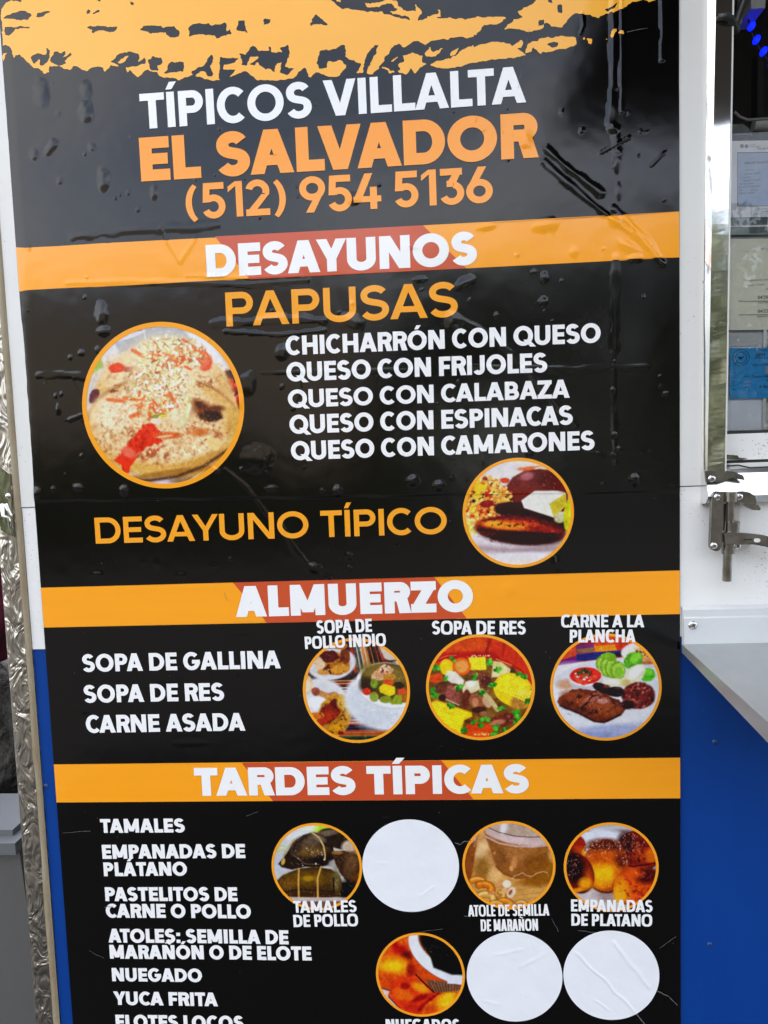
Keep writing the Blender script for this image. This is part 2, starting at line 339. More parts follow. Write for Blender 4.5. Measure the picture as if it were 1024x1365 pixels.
def glyph(ch, k, w, p):
    """pieces, advance"""
    h = w * .88 if w > .2 else w * .94
    sb = .058 * (k if k < 1 else 1); rb = .028 * (k if k < 1 else 1); db = .0
    acc = {'Í': 'I', 'Ñ': 'N', 'Ó': 'O', 'Á': 'A'}
    if ch in acc:
        g, adv, off = glyph(acc[ch], k, w, p); cx = adv / 2
        if ch == 'Ñ':
            pts = [(cx - .2*min(1, k) + .4*min(1, k)*i/10, 1.14 + .045*math.sin(i/10*2*math.pi)) for i in range(11)]; t = .05
            g = g + [[(a[0], a[1]-t), (b[0], b[1]-t), (b[0], b[1]+t), (a[0], a[1]+t)] for a, b in zip(pts, pts[1:])]
        else:
            a = w * .9; g = g + [[(cx - a*.62, 1.07), (cx + a*.25, 1.07), (cx + a*.95, 1.07 + .21), (cx - a*.05, 1.07 + .21)]]
        return g, adv, off
    if ch == ' ': return [], .27 * k, 0
    if ch == 'I': return [rc(sb, 0, sb + w, 1)], w + 2*sb, 0
    if ch == ':': return [rc(sb, .0, sb + w, h), rc(sb, .5, sb + w, .5 + h)], w + 2*sb, 0
    wd = {'A':.80,'B':.62,'C':.78,'D':.74,'E':.54,'F':.52,'G':.82,'H':.72,'J':.52,'L':.50,'M':.88,'N':.74,'O':.88,'P':.60,'Q':.88,'R':.64,'S':.62,'T':.60,
          'U':.70,'V':.78,'Y':.74,'Z':.62,'1':.36,'2':.60,'3':.60,'4':.68,'5':.60,'6':.64,'9':.64,'(':.30,')':.30}[ch]
    W = max(wd * k, w * (3.1 if ch == 'M' else 2.25 if ch in 'NAHUOD' else 1.9)) + (w - .18) * .35
    g = []; b = sb; e = sb
    if ch == 'A':
        d = w * 1.12; g = [dg(0, d, W/2 - d*.52, W/2 + d*.44), dg(W - d, W, W/2 - d*.44, W/2 + d*.52)]
        y0 = .19; x0 = (W/2 - d*.52) * y0 + d*.3; g.append(rc(x0, y0, W - x0, y0 + h*.9)); b = e = db
    elif ch in 'BPR':
        lo = {'B': .47, 'P': .36, 'R': .38}[ch]; top = W * (.93 if ch == 'B' else 1); ry = (1 - lo + (h*.5 if ch == 'B' else 0)) / 2; cy = 1 - ry; rx = min(ry*1.05, top - w*1.02); cx = top - rx
        g = [rc(0, 0, w, 1), rc(w*.5, 1 - h, cx, 1), rc(w*.5, 1 - 2*ry, cx, 1 - 2*ry + h)] + arc(cx, cy, rx, ry, -90, 90, w, h, p)
        if ch == 'B':
            ry = (lo + h*.5) / 2; rx = min(ry*1.08, W - w*1.02); cx = W - rx
            g += [rc(w*.5, 0, cx, h), rc(w*.5, 2*ry - h, cx, 2*ry)] + arc(cx, ry, rx, ry, -90, 90, w, h, p)
        if ch == 'R': d = w * 1.12; g.append(dg(W - d, W + .02, W*.42 , W*.42 + d*1.02, 0, 1 - 2*ry + h*.6)) if k > .7 else g.append(dg(W - w*1.02, W, W - w*1.15, W - w*.1, 0, 1 - 2*ry + h*.9))
        e = rb if ch != 'R' else db
    elif ch in 'OQ':
        g = arc(W/2, .5, W/2, .515, 0, 360, w, h, p); b = e = rb
        if ch == 'Q': d = w*.95; g.append(dg(W*.86, W*.86 + d*1.25, W*.55 - d*.2, W*.55 + d*1.05, -.07, .30))
    elif ch == 'C': g = arc(W/2, .5, W/2, .515, 46 if k > .7 else 30, 314 if k > .7 else 330, w, h, p); b = rb; e = db; W *= .92
    elif ch == 'G':
        g = arc(W/2, .5, W/2, .515, 44 if k > .7 else 28, 352, w, h, p); g += [rc(W*.52, .36, W - .005, .36 + h*.95), rc(W - w - .005, .36, W - .005, .5)]; b = rb; e = rb
    elif ch == 'D':
        rx = min(.5, W - w*1.05) if k > .7 else min(W*.55, W - w*1.02); cx = W - rx
        g = [rc(0, 0, w, 1), rc(w*.5, 1 - h, cx, 1), rc(w*.5, 0, cx, h)] + arc(cx, .5, rx, .5, -90, 90, w, h, p); e = rb
    elif ch == 'E': g = [rc(0, 0, w, 1), rc(w*.5, 0, W, h), rc(w*.5, 1 - h, W, 1), rc(w*.5, .5 - h*.48, W*.94, .5 + h*.48)]; e = db + .02
    elif ch == 'F': g = [rc(0, 0, w, 1), rc(w*.5, 1 - h, W, 1), rc(w*.5, .46 - h*.5, W*.92, .46 + h*.5)]; e = db
    elif ch == 'H': g = [rc(0, 0, w, 1), rc(W - w, 0, W, 1), rc(w*.5, .5 - h/2, W - w*.5, .5 + h/2)]
    elif ch == 'J': r = W/2; g = [rc(W - w, r*.9, W, 1)] + arc(r, r*.97, r, r*1.0, 205, 360, w, h, p); b = db
    elif ch == 'L': g = [rc(0, 0, w, 1), rc(w*.5, 0, W, h)]; e = db
    elif ch == 'M':
        d = w * 1.05; v = .12 if w < .26 else .1
        g = [rc(0, 0, w, 1), rc(W - w, 0, W, 1), dg(W/2 - d*.52, W/2 + d*.48, 0, d, v, 1), dg(W/2 - d*.48, W/2 + d*.52, W - d, W, v, 1)]
    elif ch == 'N': d = w * (1.18 if k > .8 else .95); g = [rc(0, 0, w, 1), rc(W - w, 0, W, 1), dg(W - d, W, 0, d)]
    elif ch == 'S':
        Ht = 1.03; ryt = (Ht - h) / 4 - .012; ryb = (Ht - h) / 2 - ryt; ct = 1.015 - h/2 - ryt; cb = -.015 + h/2 + ryb; xt = W*.47 - w/2; xb = W*.5 - w/2
        A = [(W/2 + xt*math.cos(math.radians(t)), ct + ryt*math.sin(math.radians(t))) for t in range(26, 181, 7)]
        Bq = [(W/2 + xb*math.cos(math.radians(t)), cb + ryb*math.sin(math.radians(t))) for t in range(0, -155, -7)]
        p0 = (W/2 - xt, ct); p3 = (W/2 + xb, cb); dd = (ct - cb) * .74; Cq = []
        for q in range(1, 16):
            t = q/16; u = 1-t; y1, y2 = ct - dd, cb + dd
            Cq.append((u**3*p0[0] + 3*u*u*t*p0[0] + 3*u*t*t*p3[0] + t**3*p3[0], u**3*p0[1] + 3*u*u*t*y1 + 3*u*t*t*y2 + t**3*p3[1]))
        g = stroke(A + Cq + Bq, w, h); b = e = rb
    elif ch == 'T': g = [rc(0, 1 - h, W, 1), rc(W/2 - w/2, 0, W/2 + w/2, 1 - h*.5)]; b = e = db + .01
    elif ch == 'U': r = W/2; ry = min(.36, max(r, .2)); g = [rc(0, ry - .015, w, 1), rc(W - w, ry - .015, W, 1)] + arc(r, ry - .015, r, ry, 180, 360, w, h, p)
    elif ch == 'V': d = w * 1.12; g = [dg(W/2 - d*.52, W/2 + d*.44, 0, d), dg(W/2 - d*.44, W/2 + d*.52, W - d, W)]; b = e = db
    elif ch == 'Y': d = w * 1.12; g = [rc(W/2 - w/2, 0, W/2 + w/2, .48), dg(W/2 - w*.5, W/2 + w*.5, 0, d, .38, 1), dg(W/2 - w*.5, W/2 + w*.5, W - d, W, .38, 1)]; b = e = db - .01
    elif ch == 'Z': d = w * 1.2; g = [rc(0, 0, W, h), rc(0, 1 - h, W, 1), dg(0, d, W - d, W, h*.6, 1 - h*.6)]; b = e = db + .02
    elif ch == '1': g = [rc(W - w, 0, W, 1), dg(0, 0 + .02, W - w, W - w*.5, .74, 1), [(0, .70), (W - w*.6, 1 - h*.35), (W - w*.6, 1), (W*.5, 1), (0, .86)]]
    elif ch == '2': g = arc(W/2, .69, W/2, .325, -22, 165, w, h) + [rc(0, 0, W, h), dg(.02, .02 + w*1.25, W - w*1.18, W - w*.02, h*.6, .60)]; b = e = rb
    elif ch == '3': g = arc(W/2, .315, W/2, .33, -155, 78, w, h) + [rc(W*.3, .49, W*.56, .49 + h*.92), rc(.03, 1 - h, W - .05, 1), dg(W*.3, W*.3 + w*1.3, W - w*1.35, W - .05, .49 + h*.5, 1 - h*.4)]; b = e = rb
    elif ch == '4': g = [rc(W*.60, 0, W*.60 + w, .62), rc(0, .2, W, .2 + h*.9), dg(0, w*1.2, W*.42, W*.42 + w*1.15, .2 + h*.45, 1)]; b = e = db + .02
    elif ch == '5': g = arc(W/2, .325, W/2, .34, -155, 128, w, h) + [rc(W*.1, 1 - h, W - .03, 1), dg(W*.05, W*.05 + w, W*.10, W*.10 + w, .45, 1)]; b = e = rb
    elif ch == '6': g = arc(W/2, .325, W/2, .34, 0, 360, w, h) + [dg(W*.02 + .01, W*.02 + w*1.1, W*.46, W*.46 + w*1.2, .42, 1)]; b = e = rb
    elif ch == '9': g = arc(W/2, .675, W/2, .34, 0, 360, w, h) + [dg(W*.54 - w*1.2, W*.54, W*.98 - w*1.1, W*.98 - .01, 0, .58)]; b = e = rb
    elif ch == '(': g = arc(W*1.6, .45, W*1.6, .68, 128, 232, w*.95, h*.55)
    elif ch == ')': g = arc(-W*.6, .45, W*1.6, .68, -52, 52, w*.95, h*.55)
    return [[(x + b, y) for x, y in q] for q in g], W + b + e, 0
KERN = {'LT':-.14,'LV':-.14,'LY':-.12,'TA':-.09,'AT':-.09,'AV':-.11,'VA':-.11,'AY':-.10,'YA':-.10,'PA':-.09,'LA':-.01,'PL':0,'RT':-.03,'FR':0,'YU':-.03,'CA':-.09,'SA':-.03,'AS':-.03,'AC':-.04,'OA':-.03,'AD':-.01,'DA':-.03,'AZ':-.02,'ZA':-.03,'TO':-.03,'LO':-.02,'YU':-.04,'LT':-.12,'PO':-.02,'AG':-.03,'GA':-.02,'RA':-.02,'NA':-.01}
def textpolys(s, k, w, p, track):
    x = 0; out = []
    for i, ch in enumerate(s):
        g, adv, _ = glyph(ch, k, w, p)
        x += KERN.get(s[i-1:i+1], 0) * min(1, k) if i else 0
        out += [[(a + x, b) for a, b in q] for q in g]; x += adv + track
    return out
def ext(polys):
    xs = [a for q in polys for a, b in q]; return min(xs), max(xs)
def text_line(s, bl, br, tl, tr, w, m, parent, lift=.0007, p=2.0, track=0.0, Y=None, name='lettering'):
    """s stretched over the pixel corners baseline-left, baseline-right, cap-left, cap-right"""
    A, B, C, D = (np.array(P(*q, *(() if Y is None else (Y,)))) for q in (bl, br, tl, tr))
    ex = B - A; H = (np.linalg.norm(C - A) * 1.0 + np.linalg.norm(D - B)) / 2
    H = (abs(C[1]-A[1]) + abs(D[1]-B[1])) / 2
    target = np.linalg.norm(ex) / H
    lo, hi = .2, 2.2
    for _ in range(30):
        k = (lo + hi) / 2; a, b = ext(textpolys(s, k, w, p, track))
        if b - a < target: lo = k
        else: hi = k
    polys = textpolys(s, k, w, p, track); a, b = ext(polys); sc = target / (b - a)
    u = ex / np.linalg.norm(ex); v = np.array([-u[1], u[0]])
    out = [[tuple(A + u*H*(x - a)*sc + v*H*y) for x, y in q] for q in polys]
    if Y is None: return layer(name, out, lift, m, parent)
    return out
# ------------------------------------------------------------------ printed food pictures, painted on a fine disc of vertices
class Paint:
    """canvas addressed in the pixel frame of one enlarged picture; centre (cx, cy), radii (rx, ry)"""
    def __init__(s, cx, cy, rx, ry, N, base, seed):
        g = (np.arange(N) + .5) / N * 2 - 1
        U, V = np.meshgrid(g, g); s.N = N; s.X = cx + U * rx; s.Y = cy + V * ry; s.rx = rx
        s.c = np.zeros((N, N, 3)) + np.array(base) / 255.0; s.seed = seed; s.R = np.random.RandomState(seed); s.px = 2*rx/N
    def n(s, size, o=3):
        s.seed += 1; return fbm(s.X, s.Y, 1.0 / size, s.seed, o)
    def mix(s, m, col, tex=0, size=30, col2=None, thr=.5):
        col = np.array(col) / 255.0; m = np.clip(m, 0, 1)[..., None]
        f = np.zeros_like(s.c) + col
        if col2 is not None:
            t = np.clip((s.n(size) - thr) * 6 + .5, 0, 1)[..., None]; f = f * (1 - t) + np.array(col2) / 255.0 * t
        if tex: f = f * (1 + tex * (s.n(size * .6, 4)[..., None] - .5) * 2)
        s.c = s.c * (1 - m) + f * m
    def ell(s, x, y, rx, ry, col, rot=0, soft=.12, wob=0, wsize=40, **k):
        a = math.radians(rot); dx = s.X - x; dy = s.Y - y
        u = (dx*math.cos(a) + dy*math.sin(a)) / rx; v = (-dx*math.sin(a) + dy*math.cos(a)) / ry
        d = np.sqrt(u*u + v*v)
        if wob: d = d + wob * (s.n(wsize) - .5) * 2
        s.mix(np.clip((1 - d) / max(soft, 1.2*s.px/min(rx, ry)) + .5, 0, 1), col, **k)
    def poly(s, pts, col, soft=4, wob=0, wsize=25, **k):
        X, Y = s.X, s.Y
        if wob: X = X + wob * (s.n(wsize) - .5) * 2; Y = Y + wob * (s.n(wsize) - .5) * 2
        ins = pip(X, Y, pts); d = np.full(X.shape, 1e9)
        for (x0, y0), (x1, y1) in zip(pts, pts[1:] + pts[:1]):
            ex, ey = x1-x0, y1-y0; t = np.clip(((X-x0)*ex + (Y-y0)*ey) / (ex*ex + ey*ey + 1e-9), 0, 1)
            d = np.minimum(d, np.hypot(X-x0-t*ex, Y-y0-t*ey))
        soft = max(soft, s.px * 1.2)
        s.mix(np.clip(np.where(ins, d, -d) / soft + .5, 0, 1), col, **k)
    def line(s, pts, w, col, soft=3, **k):
        d = np.full(s.X.shape, 1e9)
        for (x0, y0), (x1, y1) in zip(pts, pts[1:]):
            ex, ey = x1-x0, y1-y0; t = np.clip(((s.X-x0)*ex + (s.Y-y0)*ey) / (ex*ex + ey*ey + 1e-9), 0, 1)
            d = np.minimum(d, np.hypot(s.X-x0-t*ex, s.Y-y0-t*ey))
        s.mix(np.clip((w/2 - d) / max(soft, s.px) + .5, 0, 1), col, **k)
    def speck(s, x, y, rx, ry, col, size, thr, amt=1, sharp=10):
        d = np.clip(1.25 - np.hypot((s.X-x)/rx, (s.Y-y)/ry), 0, 1); d = np.clip(d*3, 0, 1)
        s.mix(d * amt * np.clip((s.n(size) - thr) * sharp, 0, 1), col)
    def bits(s, n, x, y, rx, ry, cols, lo, hi, asp=1.6, soft=.3):
        for _ in range(n):
            a = s.R.uniform(0, 2*math.pi); r = math.sqrt(s.R.uniform(0, 1)); q = s.R.uniform(lo, hi)
            s._loc(x + rx*r*math.cos(a), y + ry*r*math.sin(a), q, q / s.R.uniform(1, asp), s.R.uniform(0, 180), cols[s.R.randint(len(cols))], soft)
    def strands(s, n, x, y, rx, ry, cols, ln, w):
        for _ in range(n):
            a = s.R.uniform(0, 2*math.pi); r = math.sqrt(s.R.uniform(0, 1)); t = s.R.uniform(0, math.pi)
            s._loc(x + rx*r*math.cos(a), y + ry*r*math.sin(a), ln * s.R.uniform(.5, 1), w * s.R.uniform(.6, 1.1), math.degrees(t), cols[s.R.randint(len(cols))], .4)
    def _loc(s, x, y, rx, ry, rot, col, soft):
        R_ = max(rx, ry) * 1.3; x0, y0 = s.X[0, 0], s.Y[0, 0]; kx = (s.X[0, -1]-x0)/(s.N-1); ky = (s.Y[-1, 0]-y0)/(s.N-1)
        i0, i1 = int(max(0, (x-R_-x0)/kx)), int(min(s.N, (x+R_-x0)/kx + 2)); j0, j1 = int(max(0, (y-R_-y0)/ky)), int(min(s.N, (y+R_-y0)/ky + 2))
        if i1 <= i0 or j1 <= j0: return
        a = math.radians(rot); dx = s.X[j0:j1, i0:i1] - x; dy = s.Y[j0:j1, i0:i1] - y
        u = (dx*math.cos(a) + dy*math.sin(a)) / rx; v = (-dx*math.sin(a) + dy*math.cos(a)) / ry; d = np.sqrt(u*u + v*v)
        m = np.clip((1 - d) / max(soft, s.px/min(rx, ry)) + .5, 0, 1)[..., None]
        c = np.array(col) / 255.0 * (.92 + .16 * s.R.rand()) * (1.05 - .12 * np.clip(v, -1, 1))[..., None]
        s.c[j0:j1, i0:i1] = s.c[j0:j1, i0:i1] * (1 - m) + c * m
    def finish(s):
        """print softness, local texture and a little more contrast"""
        K = np.array([1, 6, 1]) / 8; q = np.pad(s.c, ((1, 1), (1, 1), (0, 0)), 'edge')
        q = q[:-2]*K[0] + q[1:-1]*K[1] + q[2:]*K[2]; q = q[:, :-2]*K[0] + q[:, 1:-1]*K[1] + q[:, 2:]*K[2]
        t = (s.n(s.px*3.2, 2) - .5)[..., None]*.30 + (s.n(s.px*9, 3) - .5)[..., None]*.34 * np.array([.9, 1.05, 1.15])
        q = q * (1 + t * (1.1 - q.mean(2, keepdims=True)))
        l = q.mean(2, keepdims=True); q = l + (q - l) * 1.10; q = (q - .5) * 1.18 + .485; g = np.clip((s.n(s.px*2.6, 2) - .70) * 9, 0, 1)[..., None] * np.clip((s.n(s.px*24, 2) - .45) * 4, 0, 1)[..., None]; s.c = np.clip(q + g * .30 * np.clip(1.2 - l, .2, 1), .015, 1)
    def sample(s, u, v):
        """bilinear colour at u, v in -1..1 (v down)"""
        f = lambda q: np.clip((q + 1) / 2 * s.N - .5, 0, s.N - 1.001)
        a, b = f(u), f(v); i, j = a.astype(int), b.astype(int); fa, fb = (a-i)[:, None], (b-j)[:, None]; c = s.c
        return (c[j, i]*(1-fa) + c[j, i+1]*fa)*(1-fb) + (c[j+1, i]*(1-fa) + c[j+1, i+1]*fa)*fb

def pupusas():
    p = Paint(506, 495, 410, 422, 330, (212, 212, 216), 11)
    p.poly([(60,60),(270,150),(300,220),(200,280),(60,330)], (228,228,232)); p.poly([(268,140),(300,120),(430,85),(560,70),(760,140),(720,170),(500,150),(300,210)], (190,190,192), soft=14, tex=.05)
    p.ell(350, 95, 75, 30, (150,58,66), rot=-10); p.ell(340,128,100,14,(225,225,228),rot=-14)
    p.poly([(110,330),(195,205),(210,280),(130,322)], (120,190,60), soft=8); p.line([(428,80),(440,170)], 7, (225,225,228)); p.poly([(640,110),(760,150),(860,330),(820,330),(700,200)],(238,238,242),soft=20)
    p.ell(880, 460, 85, 140, (150,22,22), rot=-12, wob=.1); p.bits(60, 880, 440, 60, 120, [(60,12,20),(190,35,25),(110,15,18),(215,90,80)], 6, 18)
    p.ell(840, 385, 40, 30, (206,60,30)); p.ell(875,345,45,25,(48,16,26),wob=.2)
    p.ell(600, 900, 330, 40, (120,105,110), rot=-22, soft=.5); p.ell(420,910,130,24,(225,205,215),soft=.5)
    p.line([(590,915),(860,740)], 8, (240,240,242)); p.ell(800,870,120,50,(70,72,80),rot=-35)
    p.poly([(110,600),(135,440),(180,340),(250,262),(330,215),(450,180),(600,172),(700,200),(770,262),(838,340),(852,400),(884,470),(910,560),(800,700),(200,700)], (232,198,148), soft=8, wob=6, tex=.08, size=60)
    p.ell(500, 350, 320, 140, (243,220,180), rot=6, soft=.6, tex=.06, size=24); p.ell(830,420,40,90,(222,186,130),rot=-20,soft=.7); p.ell(170,470,40,110,(222,186,128),soft=.7,rot=18)
    p.speck(240, 330, 120, 80, (196,134,84), 22, .56, .45, 5); p.speck(700, 370, 160, 90, (190,124,76), 18, .58, .5, 6); p.ell(150,430,24,40,(104,52,58),rot=25,wob=.2); p.ell(275,288,46,24,(226,84,56),wob=.35,soft=.3); p.ell(735,282,42,38,(226,96,66),wob=.35,soft=.3); p.ell(672,292,28,16,(112,46,52),wob=.3); p.ell(360,296,50,14,(176,84,66),rot=-6,wob=.4,soft=.5)
    p.ell(500, 598, 402, 264, (176,122,74), rot=2, wob=.015, soft=.06)
    p.ell(507, 608, 398, 256, (226,188,122), rot=2, wob=.015, tex=.06, size=50, soft=.03)
    p.ell(520, 806, 320, 56, (222,182,108), soft=.8); p.ell(740,780,200,50,(206,160,86),rot=-26,soft=.7); p.ell(860, 640, 50, 130, (214,174,98), soft=.6, rot=14); p.ell(540,846,260,16,(176,128,66),rot=-6,soft=.7)
    p.ell(470, 580, 345, 212, (240,216,174), rot=2, soft=.2, tex=.09, size=22); p.ell(260, 520, 120, 90, (248,234,204), soft=.7, tex=.06, size=14); p.ell(640,720,190,50,(246,228,190),rot=-14,soft=.7,tex=.06,size=14)
    for k_ in range(3): p.speck(480, 600, 330, 210, ((206,150,96),(186,118,68),(160,92,50))[k_], (34, 19, 11)[k_], (.54,.57,.62)[k_], (.45,.45,.5)[k_], 4)
    p.speck(250, 660, 120, 100, (164,96,52), 15, .56, .55, 5); p.speck(440, 745, 100, 55, (160,74,34), 22, .5, .7, 5); p.speck(700,640,130,60,(170,86,44),17,.56,.6,6)
    p.speck(290,400,60,26,(120,50,30),14,.52,.8,7); p.speck(720,390,60,40,(150,80,50),12,.56,.7,7)
    p.ell(690, 510, 70, 38, (140,74,34), rot=22, soft=.9, wob=.35, wsize=24); p.ell(758, 552, 58, 34, (52,24,14), rot=10, soft=.5, wob=.4, wsize=22); p.ell(700,500,34,18,(84,42,22),rot=20,soft=.7,wob=.4,wsize=18); p.ell(780,520,40,16,(110,56,28),soft=.8,wob=.3)
    p.ell(690,640,50,22,(206,126,70),soft=.9)
    p.poly([(330,665),(400,585),(455,588),(492,640),(488,682),(420,705),(360,745),(325,800),(300,850),(270,830),(262,790),(232,770),(270,735)], (224,70,46), soft=8, wob=14, wsize=20, tex=.07)
    p.line([(300,880),(420,884),(560,868),(700,820),(830,740)],16,(96,66,48),soft=14)
    p.speck(400,680,90,90,(180,40,26),16,.55,.6,6)
    p.ell(312, 732, 42, 26, (246,122,100), rot=30, soft=.5); p.ell(520,650,70,18,(214,110,60),soft=.7); p.ell(505,655,42,7,(246,190,150),rot=-5)
    sh = [(176,128,86),(196,150,104),(160,104,66)]
    p.strands(90, 520, 300, 190, 150, sh, 26, 5)
    w = [(240,230,206),(232,218,182),(246,238,222),(214,202,156),(206,176,130)]; o = [(238,130,76),(232,112,70),(242,158,108)]; g = [(206,210,140),(190,195,110)]
    p.ell(530,250,190,120,(240,226,190),soft=.5,tex=.1,size=12); p.ell(500,400,170,130,(238,224,190),soft=.5,tex=.14,size=12); p.ell(540,520,120,60,(234,210,170),soft=.6,tex=.14,size=12)
    p.strands(150, 560, 232, 180, 86, w + g[:1], 30, 5); p.strands(12, 600, 240, 160, 70, o, 40, 7)
    for (q, ww) in (([(630,158),(735,238)],16),([(365,200),(420,232)],18),([(690,215),(590,290)],16),([(575,240),(525,280)],17),([(480,160),(490,182)],12)): p.line(q, ww, (236,132,88), soft=8, tex=.16, size=10)
    p.ell(495,305,40,22,(232,96,66),rot=-20,wob=.3); p.ell(400,332,22,26,(228,92,66),wob=.3); p.ell(590,270,50,22,(228,104,64),rot=-30,wob=.3)
    p.strands(190, 490, 390, 165, 120, w + [(230,205,160),(222,190,150)], 32, 6); p.strands(10, 450, 470, 120, 60, o, 36, 8)
    for (q, ww) in (([(430,560),(448,470)],20),([(545,430),(580,500)],18),([(220,450),(300,462)],18),([(305,445),(365,455)],18),([(335,545),(375,530)],20),([(375,545),(380,500)],14),([(470,525),(555,515)],18)): p.line(q, ww, (232,124,76), soft=8, tex=.16, size=10)
    p.strands(40, 500, 350, 130, 60, sh, 30, 4); p.strands(36, 500, 350, 130, 60, w, 46, 7); p.strands(40, 580, 230, 160, 70, sh, 26, 4)
    p.line([(625,445),(640,500),(622,560),(590,598)], 30, (228,222,178), soft=8); p.line([(632,450),(646,500),(628,555)], 8, (246,242,214), soft=6)
    p.line([(675,345),(668,400),(710,430)], 22, (238,220,178), soft=10)
    p.ell(465,572,28,16,(240,225,205)); p.ell(480,545,42,10,(150,150,60),rot=-10); p.ell(565,545,26,34,(236,226,196)); p.ell(505,548,20,8,(240,200,80)); p.ell(545,498,28,8,(250,246,238))
    p.bits(90, 490, 440, 170, 120, w + w + [(226,180,140),(196,150,110)] + o[2:] + g, 5, 11); p.bits(60,550,240,175,80,w+w+o[2:],5,11); p.speck(500,400,190,150,(176,120,84),16,.6,.4,6)
    p.poly([(715,690),(755,665),(805,710),(770,745)],(240,212,150),soft=14)
    return p
def breakfast():
    p = Paint(515, 475, 398, 388, 210, (226,224,224), 21)
    p.ell(515, 130, 420, 70, (236,228,214), soft=.4); p.ell(350, 150, 260, 40, (228,222,224), soft=.6)
    p.ell(515, 780, 420, 130, (214,202,204), soft=.5); p.ell(515, 730, 400, 40, (180,160,166), soft=.9, rot=3); p.ell(500,640,380,80,(230,222,224),soft=.5); p.ell(515,835,380,40,(238,228,218),soft=.6); p.ell(520,790,330,28,(232,228,230),soft=.7)
    p.ell(650, 160, 130, 20, (222,120,70), soft=.4, wob=.2, wsize=20); p.ell(700,158,60,12,(238,226,206))
    p.poly([(420,300),(480,215),(560,175),(680,160),(780,185),(850,250),(885,330),(880,480),(560,440),(450,400),(400,330)], (104,26,24), soft=8, tex=.08, size=60); p.ell(600,320,150,90,(122,40,28),soft=.8); p.ell(740,240,120,60,(92,18,24),soft=.8)
    p.ell(585, 210, 52, 30, (176,108,116), rot=-10, soft=.6)
    p.ell(270, 390, 185, 170, (214,160,84), wob=.12, wsize=60, tex=.2, size=16); p.ell(160,560,70,60,(232,210,120),soft=.5,tex=.15)
    p.bits(340, 285, 380, 190, 175, [(238,190,96),(244,208,130),(226,140,60),(196,70,34),(246,224,160),(240,204,70),(170,52,26),(236,176,90)], 7, 20, 1.7)
    p.bits(36, 290, 360, 160, 150, [(60,22,22),(110,30,22),(40,26,30)], 4, 10); p.ell(235,285,45,34,(242,204,50),wob=.25,tex=.1); p.ell(290,400,54,26,(146,24,22),wob=.3); p.ell(215,340,30,22,(240,206,70),wob=.3); p.ell(425,235,34,20,(208,70,30),wob=.3); p.ell(190,378,16,12,(50,40,60))
    p.bits(60, 160, 570, 50, 60, [(236,214,120),(244,228,160),(220,190,90)], 7, 16)
    p.ell(560, 470, 225, 70, (54,16,18), rot=10, wob=.06, tex=.2, size=40); p.ell(760,570,110,90,(48,14,16),rot=20)
    p.poly([(540,385),(640,318),(800,322),(868,340),(870,430),(775,515),(560,440)], (236,234,226), soft=7, tex=.03); p.poly([(745,415),(868,342),(872,428),(778,512)], (206,188,64), soft=8, tex=.1, size=16); p.ell(820,520,40,36,(214,212,170),soft=.4)
    p.ell(905, 500, 55, 140, (206,206,30), rot=6); p.ell(915,470,28,90,(226,224,60),rot=6,soft=.6)
    p.ell(530, 600, 335, 105, (92,18,14), rot=6, wob=.03, tex=.25, size=40); p.ell(560,655,260,52,(48,12,14),rot=4,soft=.6,tex=.3,size=30)
    p.ell(470, 560, 250, 42, (204,78,26), rot=5, soft=.5, tex=.25, size=22); p.ell(420, 563, 160, 26, (240,150,44), rot=6, soft=.6, tex=.25, size=16); p.ell(330,545,60,20,(246,176,60),soft=.7); p.ell(700,600,120,22,(150,36,18),rot=8,soft=.6,tex=.3)
    p.line([(240,590),(400,605),(600,625),(820,640)], 12, (40,10,12), soft=10); p.line([(250,520),(430,508),(620,530)], 10, (120,20,14), soft=8); p.speck(540,600,320,100,(30,8,10),26,.6,.7,6)
    return p
